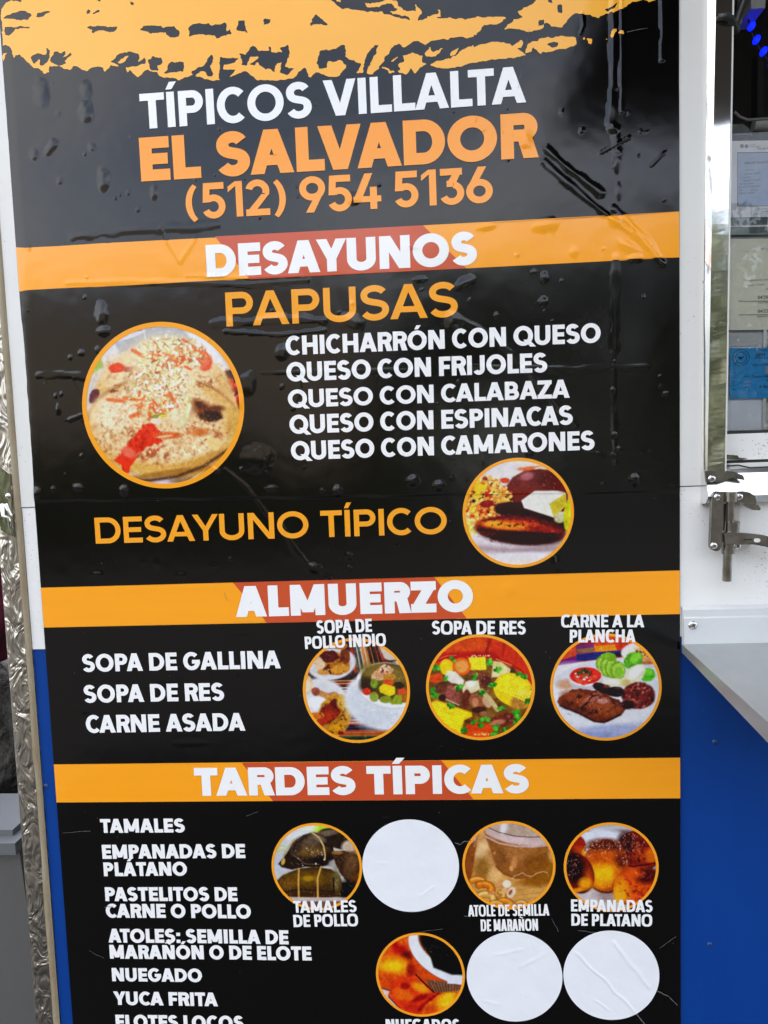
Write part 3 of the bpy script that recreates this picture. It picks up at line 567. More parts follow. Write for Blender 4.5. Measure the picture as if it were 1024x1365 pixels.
def chicken_soup():
    p = Paint(514, 600, 405, 398, 210, (60,40,40), 31)
    cols = [(206,60,44),(30,28,30),(220,170,110),(60,110,70),(196,90,50),(30,26,30),(232,214,190),(150,40,50),(34,34,36),(214,130,60),(70,60,90)]
    for i in range(46):
        x = 470 + i*8.5; p.line([(x, 180),(x + 40 + i*2.2, 460)], 6.5, cols[(i*7+i//5) % len(cols)], soft=2)
        p.line([(330, 500+i*11),(960, 480+i*11 + 14)], 8, cols[(i*5+i//4+3) % len(cols)], soft=2) if i > 0 else None
    for i in range(26):
        x = 480 + i*9; p.line([(x, 180),(x + 35 + i*1.6, 450)], 6.5, cols[(i*7+i//5) % len(cols)], soft=2)
    p.poly([(680,215),(780,230),(900,330),(900,430),(830,390),(735,350)], (214,204,192), soft=6); p.line([(720,375),(830,372)], 10, (50,30,30)); p.line([(690,230),(740,350)],5,(120,100,90))
    p.poly([(100,330),(220,330),(220,440),(110,430)], (150,70,40), tex=.2)
    p.ell(330, 390, 190, 122, (228,228,230), rot=-8); p.ell(330, 385, 172, 104, (212,212,216), rot=-8, soft=.3)
    p.ell(345, 385, 130, 90, (176,112,44), wob=.1, rot=15, tex=.25, size=24); p.ell(240,380,40,70,(226,200,170)); p.ell(320,330,75,45,(96,32,20),wob=.25,tex=.3); p.ell(400,430,70,36,(206,150,62),wob=.2,tex=.2); p.ell(440,330,40,60,(120,60,28),wob=.25); p.ell(280,450,60,25,(204,150,80),wob=.2); p.speck(340,390,120,85,(60,20,14),26,.58,.9,7); p.ell(400,250,60,30,(190,120,50),wob=.2)
    p.ell(240, 740, 225, 245, (232,232,234), rot=-14); p.ell(235, 745, 200, 222, (218,218,222), rot=-14, soft=.25); p.ell(215,690,80,50,(244,244,242),soft=.6)
    p.ell(130,545,48,75,(222,196,160),tex=.1,wob=.06); p.ell(125,560,36,50,(238,224,200),soft=.6)
    p.line([(190,600),(230,615),(320,650)], 46, (196,146,92), soft=10, tex=.2, size=20); p.ell(200,600,36,32,(150,86,70),wob=.25,tex=.3); p.ell(330,650,50,44,(200,150,100),wob=.2,tex=.25)
    p.ell(340, 790, 130, 170, (190,140,50), rot=25, wob=.08, tex=.22, size=40); p.ell(300,770,120,66,(140,46,22),rot=-42,wob=.12,tex=.2,size=16); p.ell(270,810,70,36,(168,58,30),rot=-35,soft=.6); p.ell(345,700,36,40,(96,28,22),wob=.2); p.ell(400,690,40,60,(210,170,80),soft=.5); p.ell(350,900,60,50,(206,150,40),wob=.2,tex=.2); p.ell(200,790,60,28,(206,120,40),wob=.2); p.ell(380,930,26,16,(130,30,24)); p.speck(320,800,110,130,(80,26,16),22,.62,.8,7)
    p.ell(720, 690, 305, 220, (228,230,234), rot=14); p.ell(640, 700, 200, 190, (216,220,226), soft=.5, rot=14); p.speck(700,830,180,60,(190,200,214),8,.55,.6)
    p.ell(770, 590, 255, 160, (214,216,222), rot=8, soft=.06); p.ell(775, 560, 262, 172, (238,240,244), rot=10, soft=.04); p.ell(790, 545, 240, 150, (92,76,38), rot=12, soft=.04); p.ell(740,470,190,70,(132,112,56),soft=.6,rot=12); p.ell(600,560,60,60,(60,44,28),soft=.7)
    p.ell(720, 470, 90, 46, (214,170,130), rot=-25, wob=.12, tex=.25, size=18); p.ell(740,430,44,26,(230,196,170),wob=.25,tex=.3); p.ell(770,500,50,30,(190,140,60),wob=.2,tex=.2); p.speck(740,440,60,40,(90,40,30),12,.6,.9)
    p.ell(655,548,30,36,(126,150,50),wob=.1,tex=.1); p.ell(775,545,50,26,(206,84,40),rot=20,wob=.15); p.ell(595,608,32,28,(206,60,40)); p.ell(870,615,36,30,(206,84,46),wob=.2); p.ell(840,565,46,30,(60,44,30),wob=.2)
    p.poly([(690,580),(725,548),(815,575),(815,630),(770,648),(700,615)], (232,208,32), soft=8, tex=.06); p.ell(650,650,34,40,(150,160,70),rot=-20); p.ell(740,672,46,30,(140,150,56),wob=.1); p.poly([(770,700),(820,635),(868,640),(868,710),(790,712)], (150,164,50), soft=8, tex=.08); p.ell(890,660,26,40,(170,110,40))
    return p
def beef_soup():
    p = Paint(512, 577, 412, 398, 210, (122,84,34), 41)
    p.ell(512, 280, 480, 170, (206,84,24), soft=.1, tex=.08, size=50); p.ell(512, 340, 430, 40, (176,30,18), soft=.6); p.poly([(540,200),(940,300),(940,600),(880,560),(700,390)], (200,60,22), soft=20); p.line([(595,205),(565,305)], 22, (160,40,16), soft=14); p.line([(705,240),(690,340)], 20, (166,44,18), soft=14)
    p.line([(180,370),(300,320),(430,325),(560,340),(720,380),(830,450),(910,560)], 14, (176,24,18), soft=8); p.line([(190,350),(260,330),(330,325)], 8, (214,110,90), soft=6); p.line([(640,360),(760,410)], 6, (240,180,120)); p.line([(740,415),(830,480),(890,550)],7,(226,170,90))
    p.ell(500, 680, 410, 320, (126,88,36), soft=.1, tex=.2, size=60)
    p.bits(60, 500, 650, 380, 280, [(150,108,44),(100,66,28),(84,58,34)], 14, 40, 1.8, .6)
    p.ell(255, 415, 54, 62, (240,206,36), tex=.08); p.poly([(425,345),(555,340),(565,440),(450,450)], (240,212,40), soft=8, tex=.06)
    for i in range(6):
        for j in range(5): p._loc(440+i*22, 355+j*19, 9, 8, 0, (248,226,70), .5)
    p.ell(372, 412, 72, 68, (224,104,34)); p.ell(372, 412, 52, 48, (234,168,92), soft=.3, tex=.08); p.poly([(115,480),(210,460),(225,520),(160,540),(115,520)], (218,88,26), soft=8, tex=.1)
    p.poly([(610,430),(620,375),(680,385),(750,440),(740,480),(680,500),(600,500)], (234,222,170), soft=8, tex=.05); p.ell(640,400,40,20,(226,214,150))
    p.ell(520, 510, 90, 62, (126,72,52), rot=20, wob=.12, tex=.3, size=18); p.ell(470,470,50,26,(150,86,60),wob=.2,tex=.2); p.ell(560,540,40,50,(96,52,38),wob=.2,tex=.3)
    p.poly([(235,500),(260,440),(320,450),(390,520),(370,590),(320,560)], (232,228,214), soft=10, tex=.05); p.poly([(360,610),(400,530),(500,520),(510,590),(450,620)], (226,218,180), soft=9, tex=.08); p.ell(440,545,40,24,(242,240,228),soft=.5)
    p.ell(300, 620, 78, 80, (120,62,50), rot=20, wob=.12, tex=.3, size=20); p.poly([(230,660),(245,580),(280,550),(350,600),(350,700),(300,695)], (156,92,80), soft=8, tex=.3, size=16); p.line([(235,660),(345,712)],8,(226,200,180)); p.ell(200,580,50,36,(110,64,46),wob=.2,tex=.25); p.ell(215,650,30,26,(60,34,30),wob=.2)
    p.ell(400, 670, 34, 80, (110,54,40), rot=8, wob=.1, tex=.3, size=14); p.ell(480, 680, 62, 60, (162,100,70), wob=.14, tex=.3, size=16); p.ell(470,690,26,36,(206,150,110),soft=.5); p.ell(560,690,30,50,(206,170,140),rot=-30,wob=.15); p.ell(500,750,60,24,(80,44,38),wob=.2)
    p.line([(520,600),(580,660),(640,750)], 34, (206,190,140), soft=10, tex=.1)
    p.ell(770, 600, 160, 125, (240,204,30), rot=22, wob=.02, soft=.05); p.ell(840,670,110,70,(206,160,70),rot=-30,wob=.1,tex=.2,size=16,soft=.3); p.ell(810,700,60,50,(190,140,66),wob=.2,tex=.25); p.ell(840,620,50,24,(226,200,140),soft=.5)
    a = math.radians(24)
    for i in range(-6, 7):
        for j in range(-5, 3):
            x, y = i*21, j*20; q = (770 + x*math.cos(a) - y*math.sin(a), 600 + x*math.sin(a) + y*math.cos(a))
            if ((x)/140)**2 + ((y)/105)**2 < 1: p._loc(*q, 10, 9, 20, (250, 224, 62), .5)
    p.poly([(115,690),(170,670),(440,770),(445,800),(380,830),(350,940),(240,880),(150,780)], (236,198,28), soft=8)
    a = math.radians(20)
    for i in range(-8, 9):
        for j in range(-4, 8):
            x, y = i*21, j*20; q = (290 + x*math.cos(a) - y*math.sin(a), 780 + x*math.sin(a) + y*math.cos(a))
            if pip(np.array([q[0]]), np.array([q[1]]), [(130,690),(175,682),(425,775),(370,825),(345,920),(240,865),(155,775)])[0]: p._loc(*q, 10, 8.5, 20, (250, 222, 60), .5)
    p.ell(500, 900, 110, 55, (214,80,22), rot=6, tex=.1); p.ell(480,945,100,30,(224,96,24)); p.ell(690, 830, 100, 52, (120,58,46), rot=-20, wob=.12, tex=.35, size=20); p.ell(640,850,60,20,(190,130,100),rot=-10,soft=.5); p.ell(560,790,60,26,(150,104,70),rot=10,wob=.15,tex=.2)
    gr = [(64,150,44),(96,180,60),(44,110,36)]
    for x, y in ((145,600),(150,640),(165,420),(150,430),(310,350),(590,380),(650,440),(470,490),(350,580),(610,560),(672,735),(450,840),(525,830),(570,822),(508,878),(785,780),(800,820),(790,850),(875,690),(605,935),(630,890),(700,905),(380,905),(280,715),(820,470),(240,510),(520,620),(860,500)): p.bits(6, x, y, 26, 18, gr, 9, 20, 1.5)
    p.bits(14, 520, 940, 60, 8, [(250,220,160)], 3, 8); p.bits(20, 500, 335, 100, 6, [(250,230,200)], 3, 6)
    return p
def grilled_steak():
    p = Paint(524, 632, 424, 404, 210, (212,214,222), 51)
    p.poly([(90,200),(960,200),(960,380),(470,420),(90,470)], (214,84,32), soft=3)
    for pl, c in (([(120,480),(180,400),(290,385),(305,440)],(110,24,110)),([(170,420),(210,330),(290,320),(295,385)],(206,84,52)),([(290,300),(430,285),(445,360),(300,370)],(120,60,110)),([(300,335),(440,325),(440,360),(305,362)],(150,110,80)),([(295,375),(470,358),(650,348),(650,400),(300,432)],(40,44,120)),([(440,312),(600,305),(615,350),(450,358)],(228,150,36)),([(600,290),(700,285),(700,345),(620,345)],(196,60,36)),([(560,372),(650,365),(650,400),(560,400)],(30,28,50)),([(290,275),(440,260),(440,295),(290,305)],(150,20,60))): p.poly(pl, c, soft=5, tex=.1, size=20)
    p.poly([(60,470),(470,418),(960,400),(960,1000),(820,1100),(60,1000)], (222,222,230), soft=6); p.ell(250,520,180,80,(232,228,230),soft=.7)
    p.ell(520, 700, 470, 268, (216,218,228), rot=0, soft=.05); p.ell(510, 720, 440, 230, (228,230,236), soft=.2); p.ell(540,985,420,60,(176,184,216),soft=.6,rot=-4); p.ell(420,1010,200,30,(150,160,200),soft=.7); p.ell(215,605,70,40,(206,160,130),soft=.9)
    p.ell(760,355,115,62,(232,226,222),rot=-10); p.ell(830,385,72,40,(214,150,90),rot=28,tex=.15); p.ell(820,375,70,26,(232,180,120),rot=28,soft=.5); p.bits(14,810,375,70,30,[(60,26,16),(110,60,30)],5,12); p.ell(860,470,70,20,(206,210,220)); p.ell(850,448,60,14,(190,110,60))
    p.ell(740,430,80,66,(96,168,40),rot=-30,wob=.15,tex=.25,size=24); p.ell(760,410,50,36,(140,206,70),rot=-30,wob=.2,soft=.5); p.ell(850,540,62,52,(84,176,36),wob=.15,tex=.2,size=18); p.ell(860,520,36,24,(126,206,60),soft=.6)
    p.ell(550,410,70,44,(132,180,48),wob=.18,tex=.2,size=18)
    for i, (x, y) in enumerate(((500,470),(535,480),(575,490),(622,505))): p.ell(x, y, 46+i*4, 78-i*2, (110,158,40), rot=-18+i*6); p.ell(x+4, y+2, 38+i*4, 70-i*3, (176,206,92), rot=-18+i*6, soft=.3); p.ell(x+10,y+8,26+i*4,50-i*2,(140,190,66),rot=-18+i*6,soft=.6)
    p.ell(590,600,90,36,(228,230,206)); p.ell(570,590,50,18,(240,240,228),soft=.6)
    p.ell(748, 540, 100, 62, (226,222,196), rot=-40, soft=.05); p.ell(756,520,70,34,(246,244,236),rot=-40,soft=.6); p.ell(680,600,40,26,(214,196,130),soft=.6)
    p.ell(368, 570, 134, 84, (198,196,202)); p.ell(368, 545, 132, 78, (236,232,230)); p.ell(368, 540, 122, 66, (206,44,32), wob=.04, tex=.12, size=22); p.bits(50, 368, 545, 105, 52, [(222,62,46),(190,30,24),(236,96,76),(206,50,40)], 10, 24, 1.6, .5); p.bits(12,370,540,90,45,[(246,226,214)],4,9)
    for t in range(9): p._loc(355 + 8*t*(-1)**t*.8, 495 + 4*t, 24, 7, t*37, (46,84,44) if t % 2 else (30,60,34), .3)
    p.ell(360,540,14,12,(90,130,70)); p.ell(358,568,12,8,(250,246,240))
    p.poly([(140,740),(160,705),(260,645),(320,640),(420,655),(520,680),(600,720),(690,770),(680,810),(630,850),(560,890),(500,908),(420,895),(320,830),(240,810),(160,770)], (112,52,32), soft=6, wob=12, tex=.3, size=36)
    p.ell(330,720,150,50,(146,74,40),rot=14,soft=.6,tex=.3,size=20); p.ell(520,800,120,60,(156,84,48),rot=8,soft=.6,tex=.35,size=16); p.ell(420,715,80,26,(180,110,92),rot=-24,soft=.6,tex=.3,size=14); p.ell(500,735,50,22,(206,150,140),soft=.7,tex=.3,size=12)
    p.speck(400,765,205,88,(44,16,14),26,.55,.8,5); p.line([(165,770),(320,835),(430,895),(510,905),(640,845)],14,(54,22,18),soft=10); p.line([(345,780),(420,700),(470,690)],10,(60,22,18),soft=8)
    p.ell(780, 700, 130, 104, (104,36,34), wob=.07, tex=.4, size=18); p.bits(110, 780, 700, 118, 92, [(150,72,64),(90,26,26),(60,16,22),(176,104,88),(120,44,40)], 7, 17, 1.8); p.ell(700,770,60,36,(50,18,18),wob=.2,soft=.4)
    p.ell(500, 640, 80, 36, (44,18,20), rot=22, wob=.1); p.ell(600, 668, 72, 40, (34,14,20), rot=4, wob=.1, tex=.3); p.ell(530,625,26,12,(120,60,56),soft=.6); p.ell(620,640,30,10,(84,50,60),soft=.7)
    return p
def tamales():
    p = Paint(497, 500, 385, 368, 190, (206,206,210), 61)
    p.ell(250,240,220,160,(222,224,222),soft=.8); p.ell(560,160,90,50,(190,220,70),soft=.6); p.ell(420,150,90,40,(226,232,220),soft=.7); p.ell(200,420,120,160,(196,198,208),soft=.8); p.ell(170,330,60,50,(196,206,170),soft=.9)
    p.ell(690, 260, 170, 82, (50,38,30), rot=18, tex=.3, size=40); p.ell(800,330,80,60,(206,192,180),soft=.4); p.ell(600,210,110,26,(120,104,90),rot=-8,soft=.6)
    p.poly([(160,475),(240,380),(300,290),(390,225),(480,200),(570,230),(640,300),(660,400),(630,470),(520,505),(400,500),(280,525),(190,505)], (48,36,28), soft=8, tex=.25, size=50)
    p.ell(430, 300, 140, 60, (98,82,66), rot=-24, soft=.8, tex=.2, size=30); p.ell(450,370,140,44,(110,84,48),rot=-4,soft=.9,tex=.2,size=30); p.ell(330,320,40,80,(70,56,44),rot=30,soft=.6); p.ell(520,250,70,26,(120,106,94),rot=24,soft=.8); p.ell(560,450,90,40,(34,24,20),soft=.7)
    p.line([(470,205),(530,250),(565,320),(575,400),(570,440)], 14, (206,178,124), soft=5); p.line([(300,360),(320,300),(420,240)], 6, (30,20,16), soft=5); p.line([(300,400),(400,475),(520,480)],6,(120,100,76),soft=4); p.line([(195,470),(215,400),(250,340),(310,260)],12,(190,160,110),soft=5); p.ell(205,455,16,30,(206,176,90),rot=20)
    p.ell(660,480,60,40,(176,168,164),soft=.5)
    p.poly([(630,370),(740,360),(860,400),(900,520),(880,620),(820,700),(760,640),(700,560),(660,470)], (66,46,32), soft=8, tex=.25, size=40); p.ell(800,470,60,120,(104,76,52),rot=10,soft=.8,tex=.2); p.ell(680,378,50,16,(150,110,60),soft=.5); p.line([(790,670),(830,600),(885,540)], 13, (206,150,70), soft=5); p.ell(840,640,60,80,(96,62,22),soft=.8)
    p.ell(800,330,60,34,(200,180,160)); p.ell(750,700,110,80,(22,16,16),soft=.6)
    p.poly([(110,640),(200,570),(340,515),(480,500),(620,520),(700,580),(710,660),(690,760),(400,780),(200,770),(130,700)], (78,56,22), soft=8, tex=.25, size=44)
    p.ell(410, 600, 190, 60, (112,84,28), soft=.8, tex=.25, size=30); p.ell(240,650,90,50,(116,84,30),soft=.8,tex=.2); p.ell(420,600,50,24,(170,134,40),soft=.8); p.line([(190,720),(350,695),(640,715)], 8, (36,24,14), soft=8); p.ell(660,620,40,90,(110,96,60),soft=.8); p.line([(638,600),(638,720)],12,(34,22,14),soft=8); p.ell(440,745,220,26,(70,46,18),soft=.7)
    p.line([(340,515),(330,640),(328,765)], 16, (206,164,92), soft=5); p.line([(535,500),(500,600),(495,765)], 16, (206,164,92), soft=5)
    p.poly([(90,762),(900,770),(900,800),(90,800)], (204,190,184), soft=6); p.poly([(90,800),(900,800),(900,910),(90,910)], (120,84,76), soft=14)
    p.bits(12, 430, 420, 160, 120, [(206,200,190)], 4, 8)
    return p
def cashew_drink():
    p = Paint(498, 492, 394, 376, 190, (196,146,84), 71)
    p.ell(600,700,400,240,(206,160,96),soft=.5,tex=.06,size=80,rot=-14)
    for i in range(8): p.line([(300,560+i*46),(900,480+i*46)], 4, (186,134,72), soft=10)
    p.poly([(240,200),(310,180),(420,560),(330,620),(200,500)], (206,160,106), soft=20, tex=.1); p.ell(270,360,50,90,(230,196,150),rot=30,soft=.8); p.ell(270,520,70,90,(150,110,56),soft=.9); p.ell(380,580,60,60,(226,184,126),soft=.9)
    p.poly([(60,320),(130,310),(240,200),(205,400),(180,560),(150,640),(60,640)], (142,84,44), soft=14, tex=.06); p.poly([(110,320),(240,190),(225,260),(150,320)], (214,188,180), soft=12); p.line([(200,330),(235,220)],12,(176,130,100),soft=8)
    p.poly([(285,120),(900,120),(900,480),(760,540),(720,590),(560,600),(450,560),(390,500),(350,380),(300,240)], (158,104,56), soft=8)
    p.poly([(330,260),(500,310),(700,335),(900,310),(900,400),(860,400),(720,590),(560,600),(450,560),(390,500)], (150,98,50), soft=10, tex=.06, size=80); p.ell(600,400,260,70,(168,116,68),soft=.8); p.ell(430,430,60,90,(140,92,52),soft=.8); p.ell(545,470,26,60,(196,140,90),soft=.7,rot=8); p.ell(520,520,16,24,(216,166,110),soft=.5); p.ell(760,470,110,90,(136,88,38),soft=.9)
    p.poly([(285,150),(320,110),(900,110),(900,320),(700,330),(500,300),(360,240),(310,220)], (206,182,176), soft=10); p.ell(620,180,240,56,(188,168,152),soft=.5); p.ell(460,170,30,60,(226,222,222),rot=14,soft=.7); p.ell(560,270,200,26,(214,192,190),soft=.6,rot=8)
    p.line([(310,155),(420,205),(560,238),(700,247),(860,240)], 6, (70,50,50), soft=4); p.line([(300,240),(420,300),(560,325),(700,332),(880,315)], 14, (206,176,168), soft=8)
    p.line([(390,500),(450,565),(560,605),(700,598)], 12, (126,76,40), soft=10); p.ell(760,600,150,60,(150,98,42),rot=-14,soft=.8); p.poly([(720,600),(900,380),(900,520),(860,640),(760,680),(560,640)], (150,100,36), soft=40); p.ell(880,400,36,60,(206,160,106),soft=.7)
    p.line([(520,615),(550,580),(580,575),(615,555),(650,580),(700,590),(740,560),(800,545),(835,560)], 7, (214,176,136), soft=4)
    def nut(x, y, r, rot, c=(206,130,50), c2=(234,176,96)):
        a = math.radians(rot); pts = [(x + r*math.cos(a+t), y + r*.62*math.sin(a+t)*1.0) for t in np.linspace(-2.4, .4, 7)]
        p.line(pts, r*.95, (120,70,26), soft=6); p.line(pts, r*.82, c, soft=8); p.line([(u-2, v-r*.14) for u, v in pts], r*.34, c2, soft=10)
    nut(220, 650, 60, 0); nut(275, 700, 70, 10, (204,118,36), (236,160,70)); nut(290, 785, 66, -10, (214,164,86), (240,208,140)); nut(405, 760, 46, 60, (206,150,70), (236,190,110)); nut(450, 840, 62, 20, (206,130,50), (232,166,76)); nut(380,850,50,-20,(210,150,70),(240,190,110)); nut(600,840,44,0,(206,150,80),(230,190,120))
    p.ell(478,655,38,34,(240,224,206)); p.ell(515,730,34,52,(232,206,186),rot=30); p.ell(508,728,14,26,(150,100,70),rot=30); p.ell(455,715,24,26,(222,180,140)); p.ell(415,660,20,34,(214,160,110)); p.ell(345,735,40,18,(200,140,90))
    return p
def empanadas():
    p = Paint(507, 500, 405, 374, 190, (206,206,212), 81)
    p.ell(540,170,280,50,(196,192,196),soft=.5); p.ell(540,190,150,16,(150,146,150),soft=.8); p.poly([(240,200),(360,195),(310,180),(280,180)],(190,30,40)); p.ell(420,230,170,60,(222,226,236),soft=.6); p.ell(400,760,240,110,(206,196,196),soft=.5); p.ell(480,740,110,60,(170,150,150),soft=.8)
    def bun(x, y, rx, ry, rot, c, c2, c3):
        p.ell(x, y+8, rx*1.03, ry*1.03, (60,24,16), rot=rot, soft=.06); p.ell(x, y, rx, ry, c, rot=rot, soft=.06, tex=.14, size=30, wob=.02); p.ell(x+c3[0], y+c3[1], c3[2], c3[3], c2, rot=rot, soft=.9, tex=.1, size=26)
    bun(210, 330, 75, 105, 10, (150,42,16), (196,84,24), (10,40,50,50)); p.ell(262,390,16,50,(230,160,40),rot=10,soft=.6)
    bun(760, 350, 190, 160, 20, (128,40,22), (170,70,24), (60,60,110,60)); p.ell(640,290,70,90,(70,28,26),soft=.7,tex=.3); p.speck(730,330,160,140,(56,18,20),22,.55,.8,7); p.ell(860,400,50,60,(206,110,30),soft=.8)
    bun(465, 485, 195, 225, 0, (176,76,24), (226,150,30), (-30,60,150,120)); p.ell(450,320,150,66,(96,40,24),soft=.6,tex=.3,size=16); p.ell(450,410,150,60,(196,96,26),soft=.8,tex=.2,size=16); p.ell(420,570,130,90,(236,164,26),soft=.8); p.ell(440,555,90,50,(248,190,40),soft=.8); p.ell(600,440,50,70,(110,44,22),soft=.8,tex=.2); p.ell(580,580,50,70,(206,110,24),soft=.8)
    bun(215, 545, 135, 175, -22, (120,40,18), (190,86,22), (60,50,70,90)); p.ell(180,500,90,140,(40,16,22),rot=-14,soft=.6,wob=.12,tex=.4,size=20); p.ell(280,640,56,50,(230,160,40),soft=.8); p.ell(200,700,80,20,(220,140,40),soft=.6,rot=-12)
    bun(740, 655, 220, 165, -10, (190,74,20), (216,100,26), (-60,30,130,110)); p.ell(830,570,110,66,(72,24,22),soft=.7,wob=.2,tex=.3,size=22); p.ell(600,690,60,110,(232,156,32),soft=.9,rot=-18); p.ell(580,740,50,60,(238,176,50),soft=.9); p.ell(700,560,90,40,(206,90,24),soft=.8); p.speck(740,650,150,120,(150,36,12),26,.58,.8,7); p.line([(700,495),(900,465)],14,(80,24,16),soft=10)
    w = [(236,226,224),(214,190,180)]
    w += [(190,130,110),(170,110,90)]; p.bits(110, 460, 320, 170, 66, w, 2, 5); p.bits(70, 690, 290, 140, 90, w, 2, 5); p.bits(60, 165, 470, 70, 120, w, 2, 5); p.bits(40,600,430,60,80,w,2,5); p.bits(30,300,370,40,60,w,2,5)
    return p
def fritters():
    p = Paint(480, 462, 386, 346, 190, (206,84,22), 91)
    p.ell(290,220,200,120,(214,96,24),soft=.6,tex=.15,size=50); p.ell(300,220,70,70,(176,28,16),soft=.8); p.ell(340,170,60,50,(220,100,34),soft=.8); p.ell(360,310,50,50,(110,20,14),soft=.8)
    p.poly([(415,110),(520,110),(440,155)],(222,214,206))
    p.ell(240,390,170,90,(226,128,24),soft=.4,tex=.12,size=40); p.ell(240,390,110,50,(244,196,44),soft=.8,tex=.1,size=30); p.ell(180,510,110,60,(216,90,22),soft=.6,tex=.15); p.ell(400,420,40,60,(160,40,16),soft=.8)
    p.poly([(110,575),(200,598),(190,650),(300,770),(240,770),(110,640)],(220,204,200)); p.line([(120,575),(200,600)],8,(40,16,16)); p.line([(190,655),(300,765)],8,(40,14,14))
    p.poly([(190,640),(215,520),(300,490),(450,480),(560,560),(600,630),(590,700),(500,790),(380,800),(280,740)], (210,70,20), soft=12, wob=16, tex=.15, size=50); p.ell(480,570,80,40,(236,156,40),soft=.8,rot=20,tex=.1); p.ell(300,620,70,50,(224,110,30),soft=.8); p.ell(340,560,40,26,(160,26,12),soft=.8); p.ell(470,660,80,24,(150,20,14),soft=.9,rot=-20); p.ell(360,650,60,30,(226,116,36),soft=.8); p.ell(420,740,90,40,(196,56,18),soft=.8)
    p.line([(460,760),(560,670),(640,620)], 26, (150,18,14), soft=22)
    p.poly([(480,790),(520,720),(640,630),(760,610),(870,560),(880,640),(780,770),(620,820),(500,830)], (222,116,22), soft=10, wob=10, tex=.12, size=50); p.ell(710,680,90,66,(242,192,44),soft=.8,rot=-40,tex=.08); p.ell(820,590,40,24,(226,130,30),soft=.6); p.ell(560,760,60,40,(206,84,20),soft=.8)
    p.poly([(520,500),(880,540),(860,580),(760,600),(620,612),(560,560)], (120,84,66), soft=8)
    for i in range(22): p.line([(560+i*14, 530),(600+i*11, 610)], 4, (160,120,96) if i % 2 else (84,54,44), soft=3)
    p.line([(440,460),(520,540),(600,612)], 12, (40,14,14), soft=8)
    p.ell(760, 290, 395, 230, (120,60,60), rot=25, soft=.05); p.ell(755, 280, 395, 232, (232,234,240), rot=25, soft=.04); p.poly([(700,440),(900,460),(900,540),(720,535)],(226,228,236),soft=6)
    p.ell(790, 255, 342, 168, (176,110,60), rot=25, soft=.06); p.ell(800, 255, 338, 162, (14,9,9), rot=25, soft=.10); p.poly([(560,250),(900,160),(900,462),(760,460),(600,400)],(12,8,8),soft=16)
    p.bits(8, 640, 260, 120, 70, [(110,104,100)], 2, 5)
    return p
M['print'] = None
def print_mat():
    m = bpy.data.materials.new('printed_ink'); m.use_nodes = True; n = m.node_tree; b = n.nodes['Principled BSDF']
    a = n.nodes.new('ShaderNodeVertexColor'); a.layer_name = 'ink'; n.links.new(a.outputs['Color'], b.inputs['Base Color'])
    b.inputs['Roughness'].default_value = .13; b.inputs['Specular IOR Level'].default_value = .43
    return m
M['print'] = print_mat()
def px_circle(l, r, t, b):
    """circle on the wall from its photo extents"""
    cx, cy = (l+r)/2, (t+b)/2; x0, z0 = P(l, cy); x1, z1 = P(r, cy); xt, zt = P(cx, t); xb, zb = P(cx, b)
    rad = (math.hypot(x1-x0, z1-z0) + math.hypot(xt-xb, zt-zb)) / 4
    return (x0+x1+xt+xb)/4, (z0+z1+zt+zb)/4, rad
def disc_mesh(name, x, z, r, nr, ns, lift, m, parent, paint=None, wav=None):
    vx = [x]; vz = [z]; R_ = [(0, 0)]
    a = np.arange(ns) * 2*math.pi/ns
    for i in range(1, nr+1):
        q = i/nr; vx += list(x + r*q*np.cos(a)); vz += list(z + r*q*np.sin(a)); R_ += list(zip(q*np.cos(a), -q*np.sin(a)))
    v, n = surf(np.array(vx), np.array(vz), lift)
    if wav is not None: v, n = wav(v, n)
    f = [(0, 1+k, 1+(k+1) % ns) for k in range(ns)]
    for i in range(nr-1):
        b = 1 + i*ns
        f += [(b+k, b+ns+k, b+ns+(k+1) % ns, b+(k+1) % ns) for k in range(ns)]
    o = mesh_obj(name, v, f, m, parent, normals=n)
    if paint is not None:
        R_ = np.array(R_); paint.finish(); c = lin(np.clip(paint.sample(R_[:, 0], R_[:, 1]), 0, 1) * 255) * .76
        at = o.data.color_attributes.new('ink', 'FLOAT_COLOR', 'POINT')
        at.data.foreach_set('color', np.concatenate([c, np.ones((len(c), 1))], 1).astype(np.float32).ravel())
    return o
def ring_mesh(name, x, z, r0, r1, ns, lift, m, parent):
    a = np.arange(ns) * 2*math.pi/ns; rs = (r0, (r0+r1)/2, r1)
    vx = np.concatenate([x + q*np.cos(a) for q in rs]); vz = np.concatenate([z + q*np.sin(a) for q in rs])
    v, n = surf(vx, vz, lift); f = []
    for i in range(2): f += [(i*ns+k, (i+1)*ns+k, (i+1)*ns+(k+1) % ns, i*ns+(k+1) % ns) for k in range(ns)]
    return mesh_obj(name, v, f, m, parent, normals=n)
